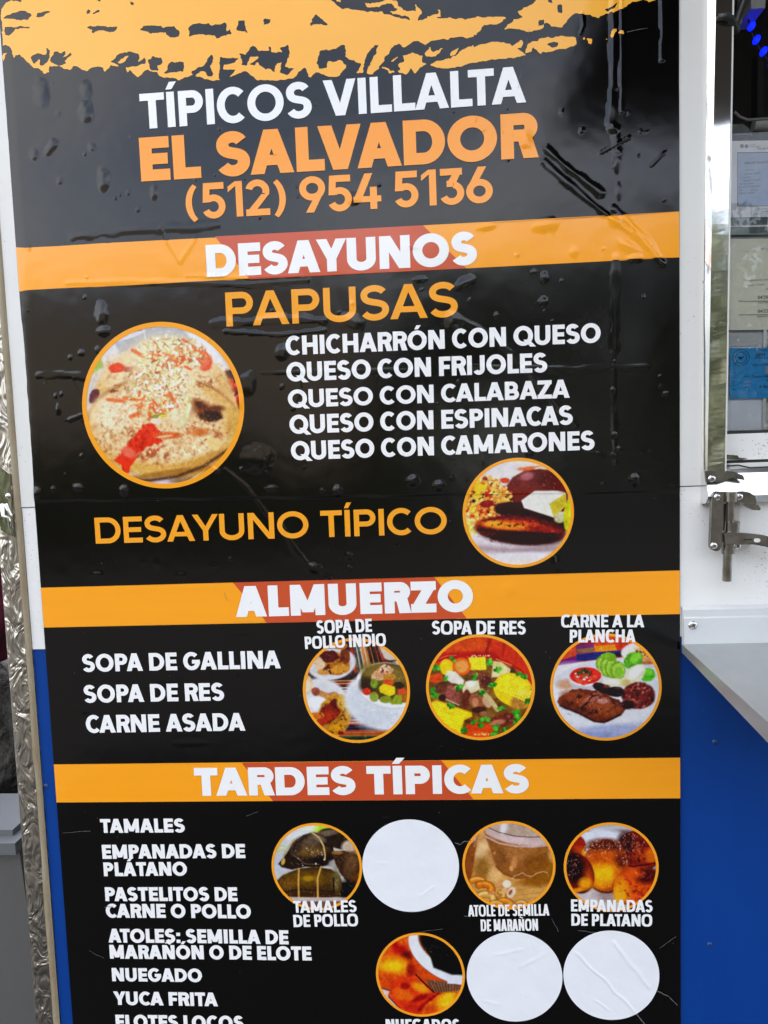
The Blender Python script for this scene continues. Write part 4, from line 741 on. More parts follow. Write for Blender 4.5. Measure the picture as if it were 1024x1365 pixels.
# ------------------------------------------------------------------ setting: ground, far trees
gm = mat('asphalt_lot', (.030, .028, .027), rough=.9, noise=(3, .6, (.045, .042, .038)), bump=(90, .3, .01))
G = mesh_obj('ground', [(-300,-300,0),(300,-300,0),(300,300,0),(-300,300,0)], [(0,1,2,3)], gm); G['kind'] = 'structure'
def treeline():
    rnd = np.random.RandomState(3); vs = []; fs = []
    def crown(cx, cy, cz, rx, ry, rz, n, s):
        for _ in range(n):
            d = rnd.normal(size=3); d /= np.linalg.norm(d); r = rnd.uniform(.55, 1.05)
            c = np.array([cx + d[0]*rx*r, cy + d[1]*ry*r, cz + d[2]*rz*r]); a = rnd.normal(size=3); a /= np.linalg.norm(a)
            b = np.cross(a, rnd.normal(size=3)); b /= np.linalg.norm(b); k = len(vs); q = s * rnd.uniform(.6, 1.3)
            vs.extend([c - a*q, c + b*q*.6, c + a*q, c - b*q*.6]); fs.append((k, k+1, k+2, k+3))
    for i in range(26):
        x = -26 + i*2.15 + rnd.uniform(-.7, .7); y = rnd.uniform(-19, -14); h = rnd.uniform(6.2, 8.8) if x > 1 else rnd.uniform(3.0, 4.6)
        for j in range(3): crown(x + rnd.uniform(-1.2, 1.2), y + rnd.uniform(-.8, .8), h*(.3 + .22*j) + rnd.uniform(-.5, .5), 1.8, 1.4, h*.22, 1300, .14)
        k = len(vs); vs.extend([(x-.15,y,0),(x+.15,y,0),(x+.1,y,h*.7),(x-.1,y,h*.7)]); fs.append((k,k+1,k+2,k+3))
    for i in range(30):  # unseen shrub row, added so the vinyl's reflection darkens towards the horizon
        x = -12 + i*.42; hh = rnd.uniform(1.5, 2.9); crown(x, -11.6 + rnd.uniform(-.4, .4), hh*.5, .5, .5, hh*.5, 300, .12)
    fm = mat('foliage', (.034, .046, .018), rough=.6, noise=(1.2, .6, (.06, .052, .03)))
    o = mesh_obj('wood', vs, fs, fm); o['kind'] = 'stuff'; return o
treeline()
tan = mat('tan_render', (.20, .16, .125), rough=.85, noise=(.8, .5, (.13, .105, .085)))
shop = thing('low_building', 'tan low building across the lot, mirrored in the black vinyl', 'building')
bm = bmesh.new(); add_box(bm, -13, -.9, -17, -13, 0, 5.3); bm_obj('wall', bm, tan, shop)
bm = bmesh.new(); add_box(bm, -13.2, -.7, -17.2, -12.7, 5.3, 5.6); bm_obj('roof', bm, mat('roof_edge', (.3, .29, .27), rough=.8), shop)
for wx in (-11.5, -9, -6.5, -4): bm = bmesh.new(); add_box(bm, wx, wx + 1.3, -13.03, -12.98, 1.1, 2.6); bm_obj('window', bm, mat('shop_window', (.03, .035, .04), rough=.1), shop)

# ------------------------------------------------------------------ the food truck
truck = thing('food_truck', 'white and blue food truck side with a serving window, latch and steel shelf', 'food truck')
XL = -.018                                                    # left edge of the side panels
ZSEAM = (P(48, 669)[1] + P(906, 656)[1]) / 2; ZBLUE = (P(60, 857)[1] + P(915, 858)[1]) / 2
XW = P(980, 300)[0]; ZW0 = P(1000, 626)[1]; ZTOP = 2.62; XR = 3.6; ZBOT = .45
bm = bmesh.new()                                              # upper white sheet with the window opening
add_box(bm, XL, XW - .012, -.0012, .03, ZSEAM + .0006, ZTOP)
add_box(bm, XW - .012, XR, -.0012, .03, ZSEAM + .0006, ZW0)
add_box(bm, XW - .012, XR, -.0012, .03, ZTOP - .24, ZTOP)
bm_obj('upper_panel', bm, M['white'], truck)
bm = bmesh.new(); add_box(bm, XL, XR, 0, .03, ZBLUE + .0005, ZSEAM - .0006); bm_obj('lower_panel', bm, M['whitedirty'], truck)
bm = bmesh.new(); add_box(bm, XL, XR, .0008, .03, ZBOT, ZBLUE - .0008); bm_obj('skirt_panel', bm, M['blue'], truck)
bm = bmesh.new(); add_box(bm, XL + .001, XR, .031, 2.1, ZBOT + .05, ZW0 - .002); add_box(bm, XL + .001, XW - .03, .031, 2.1, ZW0 - .002, ZTOP - .01); add_box(bm, XW - .03, XR, .5, 2.1, ZW0 - .002, ZTOP - .01); add_box(bm, XW-.03, XR, .031, .5, ZTOP - .2, ZTOP - .01)
bm_obj('body', bm, M['dark'], truck)
bm = bmesh.new(); add_box(bm, XL - .12, XR, -.0005, 2.2, ZTOP, ZTOP + .12); bm_obj('roof', bm, M['body'], truck, bevel=.02)
# panel screws (flat heads on the blue skirt, pan heads on the flange)
def screw(px, py, Y, r, m, parent):
    x, z = P(px, py, Y); bm = bmesh.new(); add_dome(bm, x, Y, z, r, r*.45); o = bm_obj('screw', bm, m, parent, smooth=True)
    b2 = bmesh.new(); 
    for a in (.5, .5 + math.pi/2):
        c, s = math.cos(a)*r*.5, math.sin(a)*r*.5; w = r*.1
        add_prism(b2, [(x-c-s*.2, z-s+c*.2), (x-c+s*.2, z-s-c*.2), (x+c+s*.2, z+s-c*.2), (x+c-s*.2, z+s+c*.2)], Y - r*.47 - (.0001 if a > 1 else 0), Y - r*.3)
    bm_obj('cross_slot', b2, M['dark'], o)
    return o
M['bluescrew'] = mat('painted_screw', (.012, .055, .2), rough=.4)
for q in ((946, 1259), (953, 989), (61, 1048)): screw(*q, .0005, .0034, M['bluescrew'], truck)
# corner: brown sealant bead, then a crinkled aluminium corner wrap
bm = bmesh.new(); n = 60; rnd = random.Random(4)
cps = [[], [], [], []]
for i in range(n+1):
    z = ZBOT + (ZTOP - ZBOT) * i / n; j = rnd.uniform(-.0009, .0009)
    for k, (x, y) in enumerate(((XL - .0002, -.0008), (XL - .002 + j, -.0034), (XL - .0075 + j, -.0036), (XL - .0102, .001))): cps[k].append(bm.verts.new((x, y, z)))
for k in range(3):
    for i in range(n): bm.faces.new((cps[k][i], cps[k][i+1], cps[k+1][i+1], cps[k+1][i]))
bm_obj('sealant_bead', bm, M['caulk'], truck, smooth=True)
vs = []; fs = []; NA, NZ = 14, 420; XC = XL - .0095
for i in range(NZ+1):
    z = ZBOT + (ZTOP - ZBOT) * i / NZ
    for k in range(NA+1):
        t = k / NA
        if t < .35: x, y = XC - .018*t/.35, -.0005
        else: a = (t-.35)/.65 * math.pi/2; x, y = XC - .018 - .012*math.sin(a), .0115 - .012*math.cos(a)
        vs.append((x, y, z))
    vs.append((XC - .030, .12, z))
for i in range(NZ):
    for k in range(NA+1): a = i*(NA+2)+k; fs.append((a, a+NA+2, a+NA+3, a+1))
mesh_obj('corner_trim', vs, fs, M['foil'], truck, smooth=True)
# small chrome catch on the corner
bm = bmesh.new(); cz = lambda py: P(10, py)[1]
add_prism(bm, [(XC - .001, cz(632)), (XC - .001, cz(716)), (XC - .018, cz(706)), (XC - .022, cz(640)), (XC - .012, cz(622))], -.0045, -.0008)
catch = bm_obj('corner_catch', bm, M['steel'], truck, bevel=.001)
bm = bmesh.new(); add_dome(bm, P(14, 661)[0], -.0046, P(14, 661)[1], .0036, .002); bm_obj('rivet', bm, M['screw'], catch, smooth=True)
bm = bmesh.new(); add_tube(bm, [PV(3, 672, -.008), PV(4, 688, -.012), PV(12, 690, -.012), PV(14, 704, -.008)], .0022); bm_obj('hook', bm, M['steel'], catch, smooth=True)

# serving window: polished frame, sill, glass, hatch above
def strip(name, pts_a, pts_b, m, parent, nz=160, wob=0, seed=1):
    """a folded sheet running from profile pts_a (low) to pts_b (high): lists of (x, y, z)"""
    vs = []; fs = []; n = len(pts_a)
    for i in range(nz+1):
        t = i/nz
        for k in range(n):
            p = [pts_a[k][c] + (pts_b[k][c]-pts_a[k][c])*t for c in range(3)]
            if wob: p[1] += wob * (float(fbm(np.array([p[2]*1.0]), np.array([k*.02]), 26, seed, 3)[0]) - .5)
            vs.append(p)
    for i in range(nz):
        for k in range(n-1): a = i*n+k; fs.append((a, a+1, a+1+n, a+n))
    o = mesh_obj(name, vs, fs, m, parent); return o
fr = bpy.data.objects.new('window_frame', None); put(fr, truck)
YF = -.014
lo = [PV(934.5, 629, -.001), PV(935, 629, -.006), PV(943, 629, YF), PV(966.5, 629, YF), PV(968, 629, .012)]
top = P(944, -60, -.001)
hi = [PV(944, -60, -.001), PV(944.5, -60, -.006), PV(955.5, -60, YF), PV(977.5, -60, YF), PV(979.5, -60, .012)]
kz = (ZTOP - .2 - lo[0][2]) / (hi[0][2] - lo[0][2])
hi = [tuple(a[c] + (b[c]-a[c])*kz for c in range(3)) for a, b in zip(lo, hi)]
M['facet'] = mat('window_frame_steel', (.80, .79, .76), rough=.06, metal=1, bump=(7, .035, .02), bstretch=(1, 1, .5))
strip('side_rail', lo, hi, M['facet'], fr, wob=.0004)
mesh_obj('rail_edge', [PV(966.6, 629, YF - .0006), PV(968.4, 629, YF - .0006), *[tuple(hi[3][c] + d*(c == 0) - .0006*(c == 1) for c in range(3)) for d in (.0018, .0)]], [(0, 1, 2, 3)], M['white'], fr)
# bottom rail of the frame, a folded polished sheet
xe = 2.2
def rail(pts): return [(PV(940, py, Y)[0], Y, PV(940, py, Y)[2]) for py, Y in pts]
pr = rail(((627, .006), (626, -.010), (632, -.0125), (662, -.0215), (671, -.014), (672, -.001)))
vs = []; fs = []; nx = 120
for i in range(nx+1):
    x = pr[2][0] + (xe - pr[2][0]) * (i/nx)**2
    for (a, y, z) in pr: vs.append((x, y + .0009*(float(vnoise(np.array([x]), np.array([z]), 50, 3)[0])-.5), z - .008*(x - pr[0][0])*0))
n = len(pr)
for i in range(nx):
    for k in range(n-1): a = i*n+k; fs.append((a, a+1, a+1+n, a+n))
k = len(vs); vs += [tuple(p) for p in [(pr[2][0], y, z) for (a, y, z) in pr]]; fs.append(tuple(range(k, k+n)))
mesh_obj('bottom_rail', vs, fs, mat('rail_steel', (.80, .80, .79), rough=.2, metal=1, bump=(24, .12, .008), bdetail=2), fr, smooth=False)
bm = bmesh.new(); x0, z0 = P(944, 632, -.02); 
add_prism(bm, [P(939.5, 628, -.021), P(976, 628, -.021), P(990, 634, -.021), P(992, 640, -.021), P(975, 637, -.021), P(962, 642, -.021), P(941, 643, -.021)], -.0225, -.0195)
tab = bm_obj('folded_tab', bm, M['latch'], fr, bevel=.0006); screw(949, 638, -.0226, .0044, M['screw'], tab)
bm = bmesh.new(); add_tube(bm, [PV(938, 672, -.004), PV(950, 668, -.012)], [.003, .002], 10); bm_obj('rail_corner', bm, M['latch'], fr, smooth=True)
# sill pieces under the glass
bm = bmesh.new(); add_box(bm, P(968.5, 600, .004)[0], 2.2, .004, .03, P(990, 613, .004)[1], P(990, 578, .004)[1]); bm_obj('window_sill', bm, M['whitedirty'], truck, bevel=.001)
bm = bmesh.new(); add_box(bm, P(968.5, 600, .004)[0], 2.2, -.004, .03, P(990, 626, .0)[1], P(990, 617, -.0)[1]); bm_obj('sill_lip', bm, M['white'], truck, bevel=.001)
bm = bmesh.new(); add_box(bm, P(968.5, 600, .006)[0], 2.2, .006, .028, P(990, 617, .004)[1]+.0002, P(990, 613, .004)[1]-.0002); bm_obj('sill_gap', bm, M['dark'], truck)
bm = bmesh.new(); add_prism(bm, [P(968, 606, .002), P(983, 607, .002), P(985, 610, .002), P(997, 611, .002), P(989, 613, .002), P(968, 612, .002)], .0015, .0035); bm_obj('sealant_scrap', bm, M['latch'], truck)
bm = bmesh.new(); add_tube(bm, [PV(969, 621, -.006), PV(984, 620, -.007), PV(1000, 623.5, -.007), PV(1030, 622, -.006)], .0009, 8); bm_obj('sill_crack', bm, M['dark'], truck)
YG = .012
bm = bmesh.new(); add_box(bm, P(966, 577, YG)[0], 2.2, YG - .001, YG + .012, P(990, 577.5, YG)[1], P(990, 574, YG)[1]); bm_obj('glass_gasket', bm, M['dark'], truck)
gl = bpy.data.materials.new('window_glass'); gl.use_nodes = True; _n = gl.node_tree; _n.nodes.clear()
_o = _n.nodes.new('ShaderNodeOutputMaterial'); _g = _n.nodes.new('ShaderNodeBsdfGlossy'); _t = _n.nodes.new('ShaderNodeBsdfTransparent'); _f = _n.nodes.new('ShaderNodeFresnel'); _mx = _n.nodes.new('ShaderNodeMixShader')
_g.inputs['Roughness'].default_value = .01; _f.inputs[0].default_value = 1.6; _t.inputs[0].default_value = (.99, 1, .995, 1)
_n.links.new(_f.outputs[0], _mx.inputs[0]); _n.links.new(_t.outputs[0], _mx.inputs[1]); _n.links.new(_g.outputs[0], _mx.inputs[2]); _n.links.new(_mx.outputs[0], _o.inputs[0])
x0 = P(966, 400, YG)[0]; z0 = P(990, 574, YG)[1]
mesh_obj('window_pane', [(x0, YG, z0), (2.2, YG, z0), (2.2, YG, ZTOP - .2), (x0, YG, ZTOP - .2)], [(0,1,2,3)], gl, truck)
bm = bmesh.new(); hx0 = P(966, 0)[0]; add_prism(bm, [(hx0, 2.42), (3.4, 2.42), (3.4, 2.45), (hx0, 2.45)], -.95, -.02)
h = bm_obj('hatch', bm, M['hatch'], truck)
h.matrix_world = Matrix.Translation((0, -.02, 2.43)) @ Matrix.Rotation(math.radians(7), 4, 'X') @ Matrix.Translation((0, .02, -2.43))

# latch on the window's lower corner
lt = bpy.data.objects.new('latch', None); put(lt, truck)
YL = -.004
def z5(X, Y_): return (900 + X/4.87, 580 + Y_/4.87)
def pris(name, pts, y0, y1, parent, m=None, bev=.0008): bm = bmesh.new(); add_prism(bm, [P(*z5(*q), (y0+y1)/2) for q in pts], y0, y1); return bm_obj(name, bm, m or M['latch'], parent, bevel=bev)
def rnd_pts(cx, cy, r, a0, a1, n=8): return [(cx + r*math.cos(math.radians(a0 + (a1-a0)*i/n)), cy + r*math.sin(math.radians(a0 + (a1-a0)*i/n))) for i in range(n+1)]
pl = pris('latch_plate', rnd_pts(274, 405, 40, 180, 290) + [(330, 368), (330, 430), (308, 440), (304, 640), (300, 700)] + rnd_pts(258, 715, 36, 20, 180), -.026, -.020, lt)
for q in ((275, 402), (252, 718)): screw(*z5(*q), -.0262, .0042, M['screw'], pl)
ear = pris('keeper_plate', [(388, 368), (440, 364), (480, 372), (515, 395), (524, 430), (522, 458), (470, 452), (440, 440), (412, 436), (388, 440)], -.0245, -.0215, lt); screw(*z5(418, 400), -.0247, .0042, M['screw'], ear)
pris('keeper_lip', [(440, 445), (500, 452), (530, 452), (548, 478), (538, 487), (498, 485), (470, 470)], -.029, -.022, lt)
bk = pris('back_plate', [(310, 432), (416, 436), (414, 520), (408, 640), (415, 700), (490, 702), (478, 728), (450, 748), (400, 754), (318, 752)], -.0075, -.0045, lt, M['brushed']); screw(*z5(405, 722), -.0077, .0042, M['screw'], bk)
def tub(name, pts, r, parent, m=None): bm = bmesh.new(); add_tube(bm, [PV(*z5(X, Y_), Yd) for X, Y_, Yd in pts], r, 20); return bm_obj(name, bm, m or M['latch'], parent, smooth=False)
def smooth_by_angle(o, ang=.7):
    me = o.data; me.polygons.foreach_set('use_smooth', [True]*len(me.polygons)); me.set_sharp_from_angle(angle=ang); return o
smooth_by_angle(tub('knuckle', [(362, 370, -.027), (362, 432, -.027)], .0068, lt))
smooth_by_angle(tub('knuckle', [(343, 708, -.019), (343, 770, -.019)], .0068, lt))
smooth_by_angle(tub('bolt_rod', [(360, 430, -.024), (352, 600, -.020), (343, 700, -.018), (336, 946, -.016)], .0050, lt))
smooth_by_angle(tub('spring_sleeve', [(372, 560, -.0225), (366, 640, -.021)], .0082, lt))
tub('channel_edge', [(318, 445, -.020), (316, 620, -.018)], .0016, lt, M['dark'])
lv = pris('lever', [(312, 636), (330, 628), (408, 632), (470, 636), (560, 646), (640, 668), (760, 720), (760, 800), (640, 742), (580, 722), (500, 708), (440, 708), (400, 712), (318, 706)], -.030, -.0235, lt, bev=.0012)
pris('lever_slot', rnd_pts(540, 683, 13, -90, 90) + rnd_pts(524, 683, 13, 90, 270), -.0304, -.0296, lv, M['white'], 0)
pris('lever_slot', rnd_pts(500, 678, 4, -90, 90) + rnd_pts(450, 678, 4, 90, 270), -.0303, -.0297, lv, M['dark'], 0)
# white paint chips and specks of grime below the latch stay in the panel material

# shelf flange and fold-out steel shelf
xa = P(908.5, 830)[0]; zf1 = P(915, 808.5)[1]; zf0 = P(915, 862)[1]
fl = [(-.0006, zf1), (-.006, zf1 - .003), (-.006, zf1 - .0115), (-.0082, zf1 - .013), (-.0082, zf0)]
vs = []; fs = []
for x in (xa, 2.4): vs += [(x, y, z) for y, z in fl]
fs = [(i, i+1, i+6, i+5) for i in range(4)]; k = len(vs); vs += [(xa, y, z) for y, z in fl] + [(xa, -.0006, zf0)]; fs.append(tuple(range(k, k+6)))
fo = mesh_obj('shelf_flange', vs, fs, M['flange'], truck); screw(923.5, 833.5, -.0082, .0055, M['screw'], fo)
# front corner of the shelf from two sight lines
ys = -.0085; c0 = PV(909, 859, ys); SD = .205; zf = PV(1030, 962, ys - SD)[2]; xf = c0[0] + .0
def shelf_corner(px, py, Y): return PV(px, py, Y)
YE = ys - SD; e_top = PV(1034, 972, YE); e_bot = PV(1018, 1000, YE); th = .018
sv = [c0, (2.4, ys, c0[2]), (2.4, YE, e_top[2]), (e_top[0], YE, e_top[2])]
sv += [(v[0], v[1], v[2] - (.010 if i in (0, 1) else .020)) for i, v in enumerate(sv)]
bm = bmesh.new(); q = [bm.verts.new(v) for v in sv]
for f in ((0,1,2,3),(7,6,5,4),(0,3,7,4),(3,2,6,7),(2,1,5,6),(1,0,4,5)): bm.faces.new([q[i] for i in f])
sh = bm_obj('serving_shelf', bm, M['shelf'], truck, bevel=.0028, seg=3)

# ------------------------------------------------------------------ what is behind the glass
paper = mat('permit_paper', (.86, .86, .88), rough=.75, noise=(30, .3, (.55, .56, .6)))
cream = mat('cream_paper', (.84, .83, .68), rough=.75, noise=(22, .4, (.88, .88, .80)))
ink = mat('ink_black', (.02, .02, .022), rough=.8); inkg = mat('ink_grey', (.16, .16, .18), rough=.8)
pale = mat('pale_blue_print', (.30, .40, .60), rough=.6, noise=(26, .6, (.52, .60, .72))); cyan = mat('cyan_card', (.004, .30, .66), rough=.55); slate = mat('slate_print', (.30, .35, .37), rough=.7, noise=(40, .5, (.42, .47, .48)))
YP = .020
def sheet(name, x0, x1, y0, y1, m, parent=None, Y=YP, slant=0, th=.0004):
    a, b, c, d = PV(x0, y1, Y), PV(x1, y1 - slant, Y), PV(x1, y0 - slant, Y), PV(x0 + .0, y0, Y)
    vs = [a, b, c, d] + [(p[0], p[1] + th, p[2]) for p in (a, b, c, d)]
    return mesh_obj(name, vs, [(0,1,2,3),(7,6,5,4),(0,4,5,1),(1,5,6,2),(2,6,7,3),(3,7,4,0)], m, parent)
def words(txt, px, py, cap, m, parent, Y, shear=0, name='lettering'):
    cu = bpy.data.curves.new(name, 'FONT'); cu.body = txt; cu.size = 1; cu.resolution_u = 2; cu.shear = shear
    o = bpy.data.objects.new('tmp', cu); COL.objects.link(o); dg_ = bpy.context.evaluated_depsgraph_get(); me = bpy.data.meshes.new_from_object(o.evaluated_get(dg_))
    bpy.data.objects.remove(o); x, z = P(px, py, Y); k = cap * ellm(px, py) * 1.02 / .73
    for v in me.vertices: v.co = Vector((x + v.co.x*k, Y, z + v.co.y*k))
    me.materials.clear(); me.materials.append(m); me.name = name; return put(bpy.data.objects.new(name, me), parent)
p1 = tag(sheet('permit', 970, 1090, 188, 290, paper, slant=2), 'white permit sheet with a pale blue printed box, highest paper in the window', 'permit')
sheet('printed_box', 983, 1085, 203, 275, pale, p1, YP - .0004, 1, .0002)
sheet('box_line', 983, 1085, 203, 203.8, ink, p1, YP - .0007, 1, .0002); sheet('box_line', 983, 1085, 274.5, 275, inkg, p1, YP - .0007, 1, .0002); sheet('box_line', 983, 983.6, 203, 275, inkg, p1, YP - .0007, 0, .0002)
for t, x, y, c in (('The permit', 1009, 199.5, 3.0), ('TIPICOS VILLALTA', 992, 219, 3.0), ('no. 12', 1000, 212, 1.6), ('VILLALTA', 993, 228, 2.0), ('LICENSE UNDER', 992, 233, 2.2), ('AUSTIN', 991, 237.5, 2.0), ('TRAVIS COUNTY', 991, 242, 2.2), ('TRAVEL, TEXAS', 985, 246.5, 2.1), ('IN GOOD STANDING', 985, 250.5, 2.1), ('2021', 985, 254.5, 2.0), ('AUSTIN', 1001, 254.5, 2), ('PERMIT HOLDER', 985, 259, 2.1), ('This permit', 1010, 279.5, 2.1), ('must be', 1014, 283, 2.1), ('posted here', 1004, 286, 2.1)):
    words(t, x, y, c, ink if y in (199.5, 219) else inkg, p1, YP - .0008)
for (x, y, r) in ((989, 195, .0022), (995, 195, .0022)):
    bm = bmesh.new(); add_dome(bm, P(x, y, YP)[0], YP - .0004, P(x, y, YP)[1], r, .0003); bm_obj('seal', bm, inkg, p1)
words('CITY OF', 999, 194, 1.6, inkg, p1, YP - .0008); words('AUSTIN PUBLIC', 999, 196.5, 1.6, inkg, p1, YP - .0008)
p2 = tag(sheet('photo_strip', 970, 1090, 289, 313, slate, Y=YP + .001, slant=1), 'grey strip of printed squares between the two permit sheets', 'print')
slab = mat('dark_slate_print', (.11, .14, .15), rough=.7); sheet('dark_square', 999, 1023, 289.5, 311, slab, p2, YP + .0006, 1, .0002); sheet('white_gap', 970, 1090, 301, 303.2, paper, p2, YP + .0003, 3, .0002)
p3 = tag(sheet('certificate', 969, 1090, 317, 440, cream, Y=YP, slant=1), 'cream certificate sheet showing two dates above ruled lines', 'certificate')
sheet('top_line', 969, 1090, 316.4, 318.2, mat('bluegrey_line', (.3, .34, .42), rough=.7), p3, YP - .0004, 1, .0002); sheet('foot_line', 968, 1090, 440, 442.4, mat('grey_line', (.12, .13, .17), rough=.7), p3, YP - .0004, 1, .0002)
for t, x, y, c, m in (('FOOD MANAGER', 1015, 334, 3.2, inkg), ('This individual has completed', 992, 375, 2.4, inkg), ('Code of Federal', 997, 381, 2.4, inkg), ('of', 1021, 386, 2.4, ink), ('04/26/2021', 1010, 398.5, 4.6, ink), ('Issue date', 1011, 404.5, 2.4, inkg), ('04/22/2026', 1010, 417, 4.6, ink), ('Expiration', 1009, 423, 2.6, inkg)): words(t, x, y, c, m, p3, YP - .0007)
for y in (401.2, 419.4): sheet('ruled_line', 985, 1085, y, y + .6, ink, p3, YP - .0005, .4, .0002)
p4 = tag(sheet('page', 969.5, 1016, 445, 574, mat('plain_paper', (.80, .82, .88), rough=.8), Y=YP + .003, slant=1), 'plain white page hanging behind the bright blue card', 'page')
p5 = tag(sheet('plastic_sleeve', 969, 1090, 441, 462, mat('clear_sleeve', (.55, .56, .56), rough=.25, noise=(60, .6, (.42, .43, .45)), stretch=(.4, 1, 2)), Y=YP + .0015, slant=3), 'crinkled clear plastic sleeve edge just above the bright blue card', 'sleeve')
p6 = tag(sheet('blue_card', 973, 1090, 464, 531.5, cyan, Y=YP - .001, slant=1.5), 'bright blue mobile food permit card with black lettering', 'permit card')
navy = mat('card_ink', (.004, .018, .055), rough=.7)
for t, x, y, c, m in (('APH', 1007, 475.5, 5.0, navy), ('MOBILE FOOD', 1003, 487.5, 2.4, navy), ('Name:', 993, 502.5, 1.8, navy), ('Number:', 993, 507, 1.8, navy), ('Unit Plate', 993, 512, 1.8, navy), ('Signed', 993, 517, 1.8, navy), ('Oct', 977, 498, 1.6, navy), ('Nov', 977, 503.5, 1.6, navy), ('Dec', 977, 509, 1.6, navy), ('Jan', 977, 514, 1.6, navy), ('Feb', 977, 520, 1.6, navy)): words(t, x, y, c, m, p6, YP - .0016)
words('Tipicos Villalta', 1001, 503.5, 3.4, ink, p6, YP - .0018, .35); words('02', 1020, 508.5, 3.0, ink, p6, YP - .0018, .3); words('A. Sosa', 1011, 517.5, 4.0, ink, p6, YP - .0018, .35)
for y in (466.3, 476.8): sheet('card_line', 1006, 1085, y, y + .6, navy, p6, YP - .0016, .3, .0002)
x, z = P(987, 477, YP)
for r in (.0100, .0070): bpy.data.objects.remove(bpy.data.objects.new('t', None)); _v = [(x + q*math.cos(a), YP - .0017, z + q*math.sin(a)) for q in (r, r - .0005) for a in [2*math.pi*i/40 for i in range(40)]]; mesh_obj('seal_ring', _v, [(i, (i+1) % 40, 40 + (i+1) % 40, 40 + i) for i in range(40)], navy, p6)
mesh_obj('seal_emblem', [(x - .0042, YP - .0017, z + .0016), (x, YP - .0017, z - .0026), (x + .0042, YP - .0017, z + .0016), (x, YP - .0017, z + .0008)], [(0, 1, 2, 3)], navy, p6)
sheet('date_box', 1020.5, 1030, 488.5, 498, slate, p6, YP - .0016, 0, .0002)
bm = bmesh.new(); add_box(bm, P(1017, 550, YP)[0], P(1021, 550, YP)[0], YP - .0005, YP + .012, P(1018, 575, YP)[1], P(1018, 440, YP)[1]); bm_obj('window_mullion', bm, M['brushed'], truck)
bm = bmesh.new(); add_box(bm, P(968, 500, YP)[0], 2.2, .030, .034, P(1000, 576, YP)[1], P(1000, 186, YP)[1]); bm_obj('backing_board', bm, mat('board_paint', (.52, .53, .52), rough=.6), truck)
# dark upper half of the window: lights, wire, paper roll, strut
ledm = emit('blue_led', (.0005, .006, 1.0), 1.0)
led = thing('light_string', 'string of blue bulbs hanging inside the dark window', 'string lights')
leds = [(1000, 17), (1002, 35), (1008.5, 53), (1018, 68.5), (1029, 84)]
bm = bmesh.new(); add_tube(bm, [PV(a - 3 if i else a, b, .10) for i, (a, b) in enumerate([(998, 2)] + leds)], .0010, 8); bm_obj('wire', bm, M['dark'], led)
for i, (a, b) in enumerate(leds):
    bm = bmesh.new(); bmesh.ops.create_uvsphere(bm, u_segments=14, v_segments=10, radius=.0052)
    x, z = P(a, b, .096)
    for v in bm.verts: v.co = Vector((v.co.x*.8 + v.co.z*.35 + x, v.co.y*.8 + .096, v.co.z*1.05 + z))
    bm_obj('bulb', bm, ledm, led, smooth=True)
fx = mat('white_plastic', (.6, .6, .58), rough=.5)
bm = bmesh.new(); add_prism(bm, [P(1001, 12, .08), P(1020, 10.5, .08), P(1023, -30, .08), P(1004, -30, .08)], .08, .12); tag(bm_obj('light_fitting', bm, fx, bevel=.002), 'white plastic fitting above the string of blue bulbs', 'fitting')
bm = bmesh.new(); add_tube(bm, [PV(978, 42, -.006), PV(984, 26, -.004), PV(992, 4, .0), PV(998, -20, .003)], .0052, 12); s_ = bm_obj('hatch_strut', bm, mat('black_rubber', (.012, .012, .012), rough=.4), truck, smooth=True)
bm = bmesh.new(); add_tube(bm, [PV(957, 23, -.016), PV(968, 22, -.019), PV(975, 25, -.018), PV(980, 36, -.010), PV(982, 44, -.006)], [.0032, .0036, .0038, .004, .004], 12); bm_obj('strut_bracket', bm, M['dark'], s_, smooth=True)
bm = bmesh.new(); add_tube(bm, [PV(979, 149, .05), PV(986, 156, .05), PV(996, 160, .05), (PV(1012, 159, .05)), PV(1040, 157, .05)], .0017, 8); tag(bm_obj('cable', bm, mat('grey_cable', (.3, .29, .28), rough=.5), smooth=True), 'thin grey cable sagging across the dark window above the papers', 'cable')
bm = bmesh.new(); a = PV(1004, 168, .07); add_tube(bm, [(a[0], a[1], a[2]), (a[0] + .12, a[1], a[2] - .003)], .0066, 20); tag(smooth_by_angle(bm_obj('paper_roll', bm, mat('roll_paper', (.56, .55, .52), rough=.8), bevel=.001)), 'pale paper roll lying above the permit sheets', 'paper roll')
bm = bmesh.new(); add_prism(bm, [P(972, 166, .09), P(990, 165, .09), P(1000, 172, .09), P(1004, 181, .09), P(972, 179, .09)], .09, .12); tag(bm_obj('plastic_bag', bm, mat('bag_film', (.16, .17, .17), rough=.35, noise=(60, .8, (.34, .36, .36)), bump=(60, .6, .006)), bevel=.003), 'small grey plastic bag beside the paper roll', 'bag')
bm = bmesh.new(); add_box(bm, P(1010, 100, .3)[0], P(1018, 100, .3)[0], .3, .32, P(1012, 190, .3)[1], P(1012, 70, .3)[1]); bm_obj('inner_post', bm, mat('dark_post', (.03, .03, .032), rough=.35), truck)

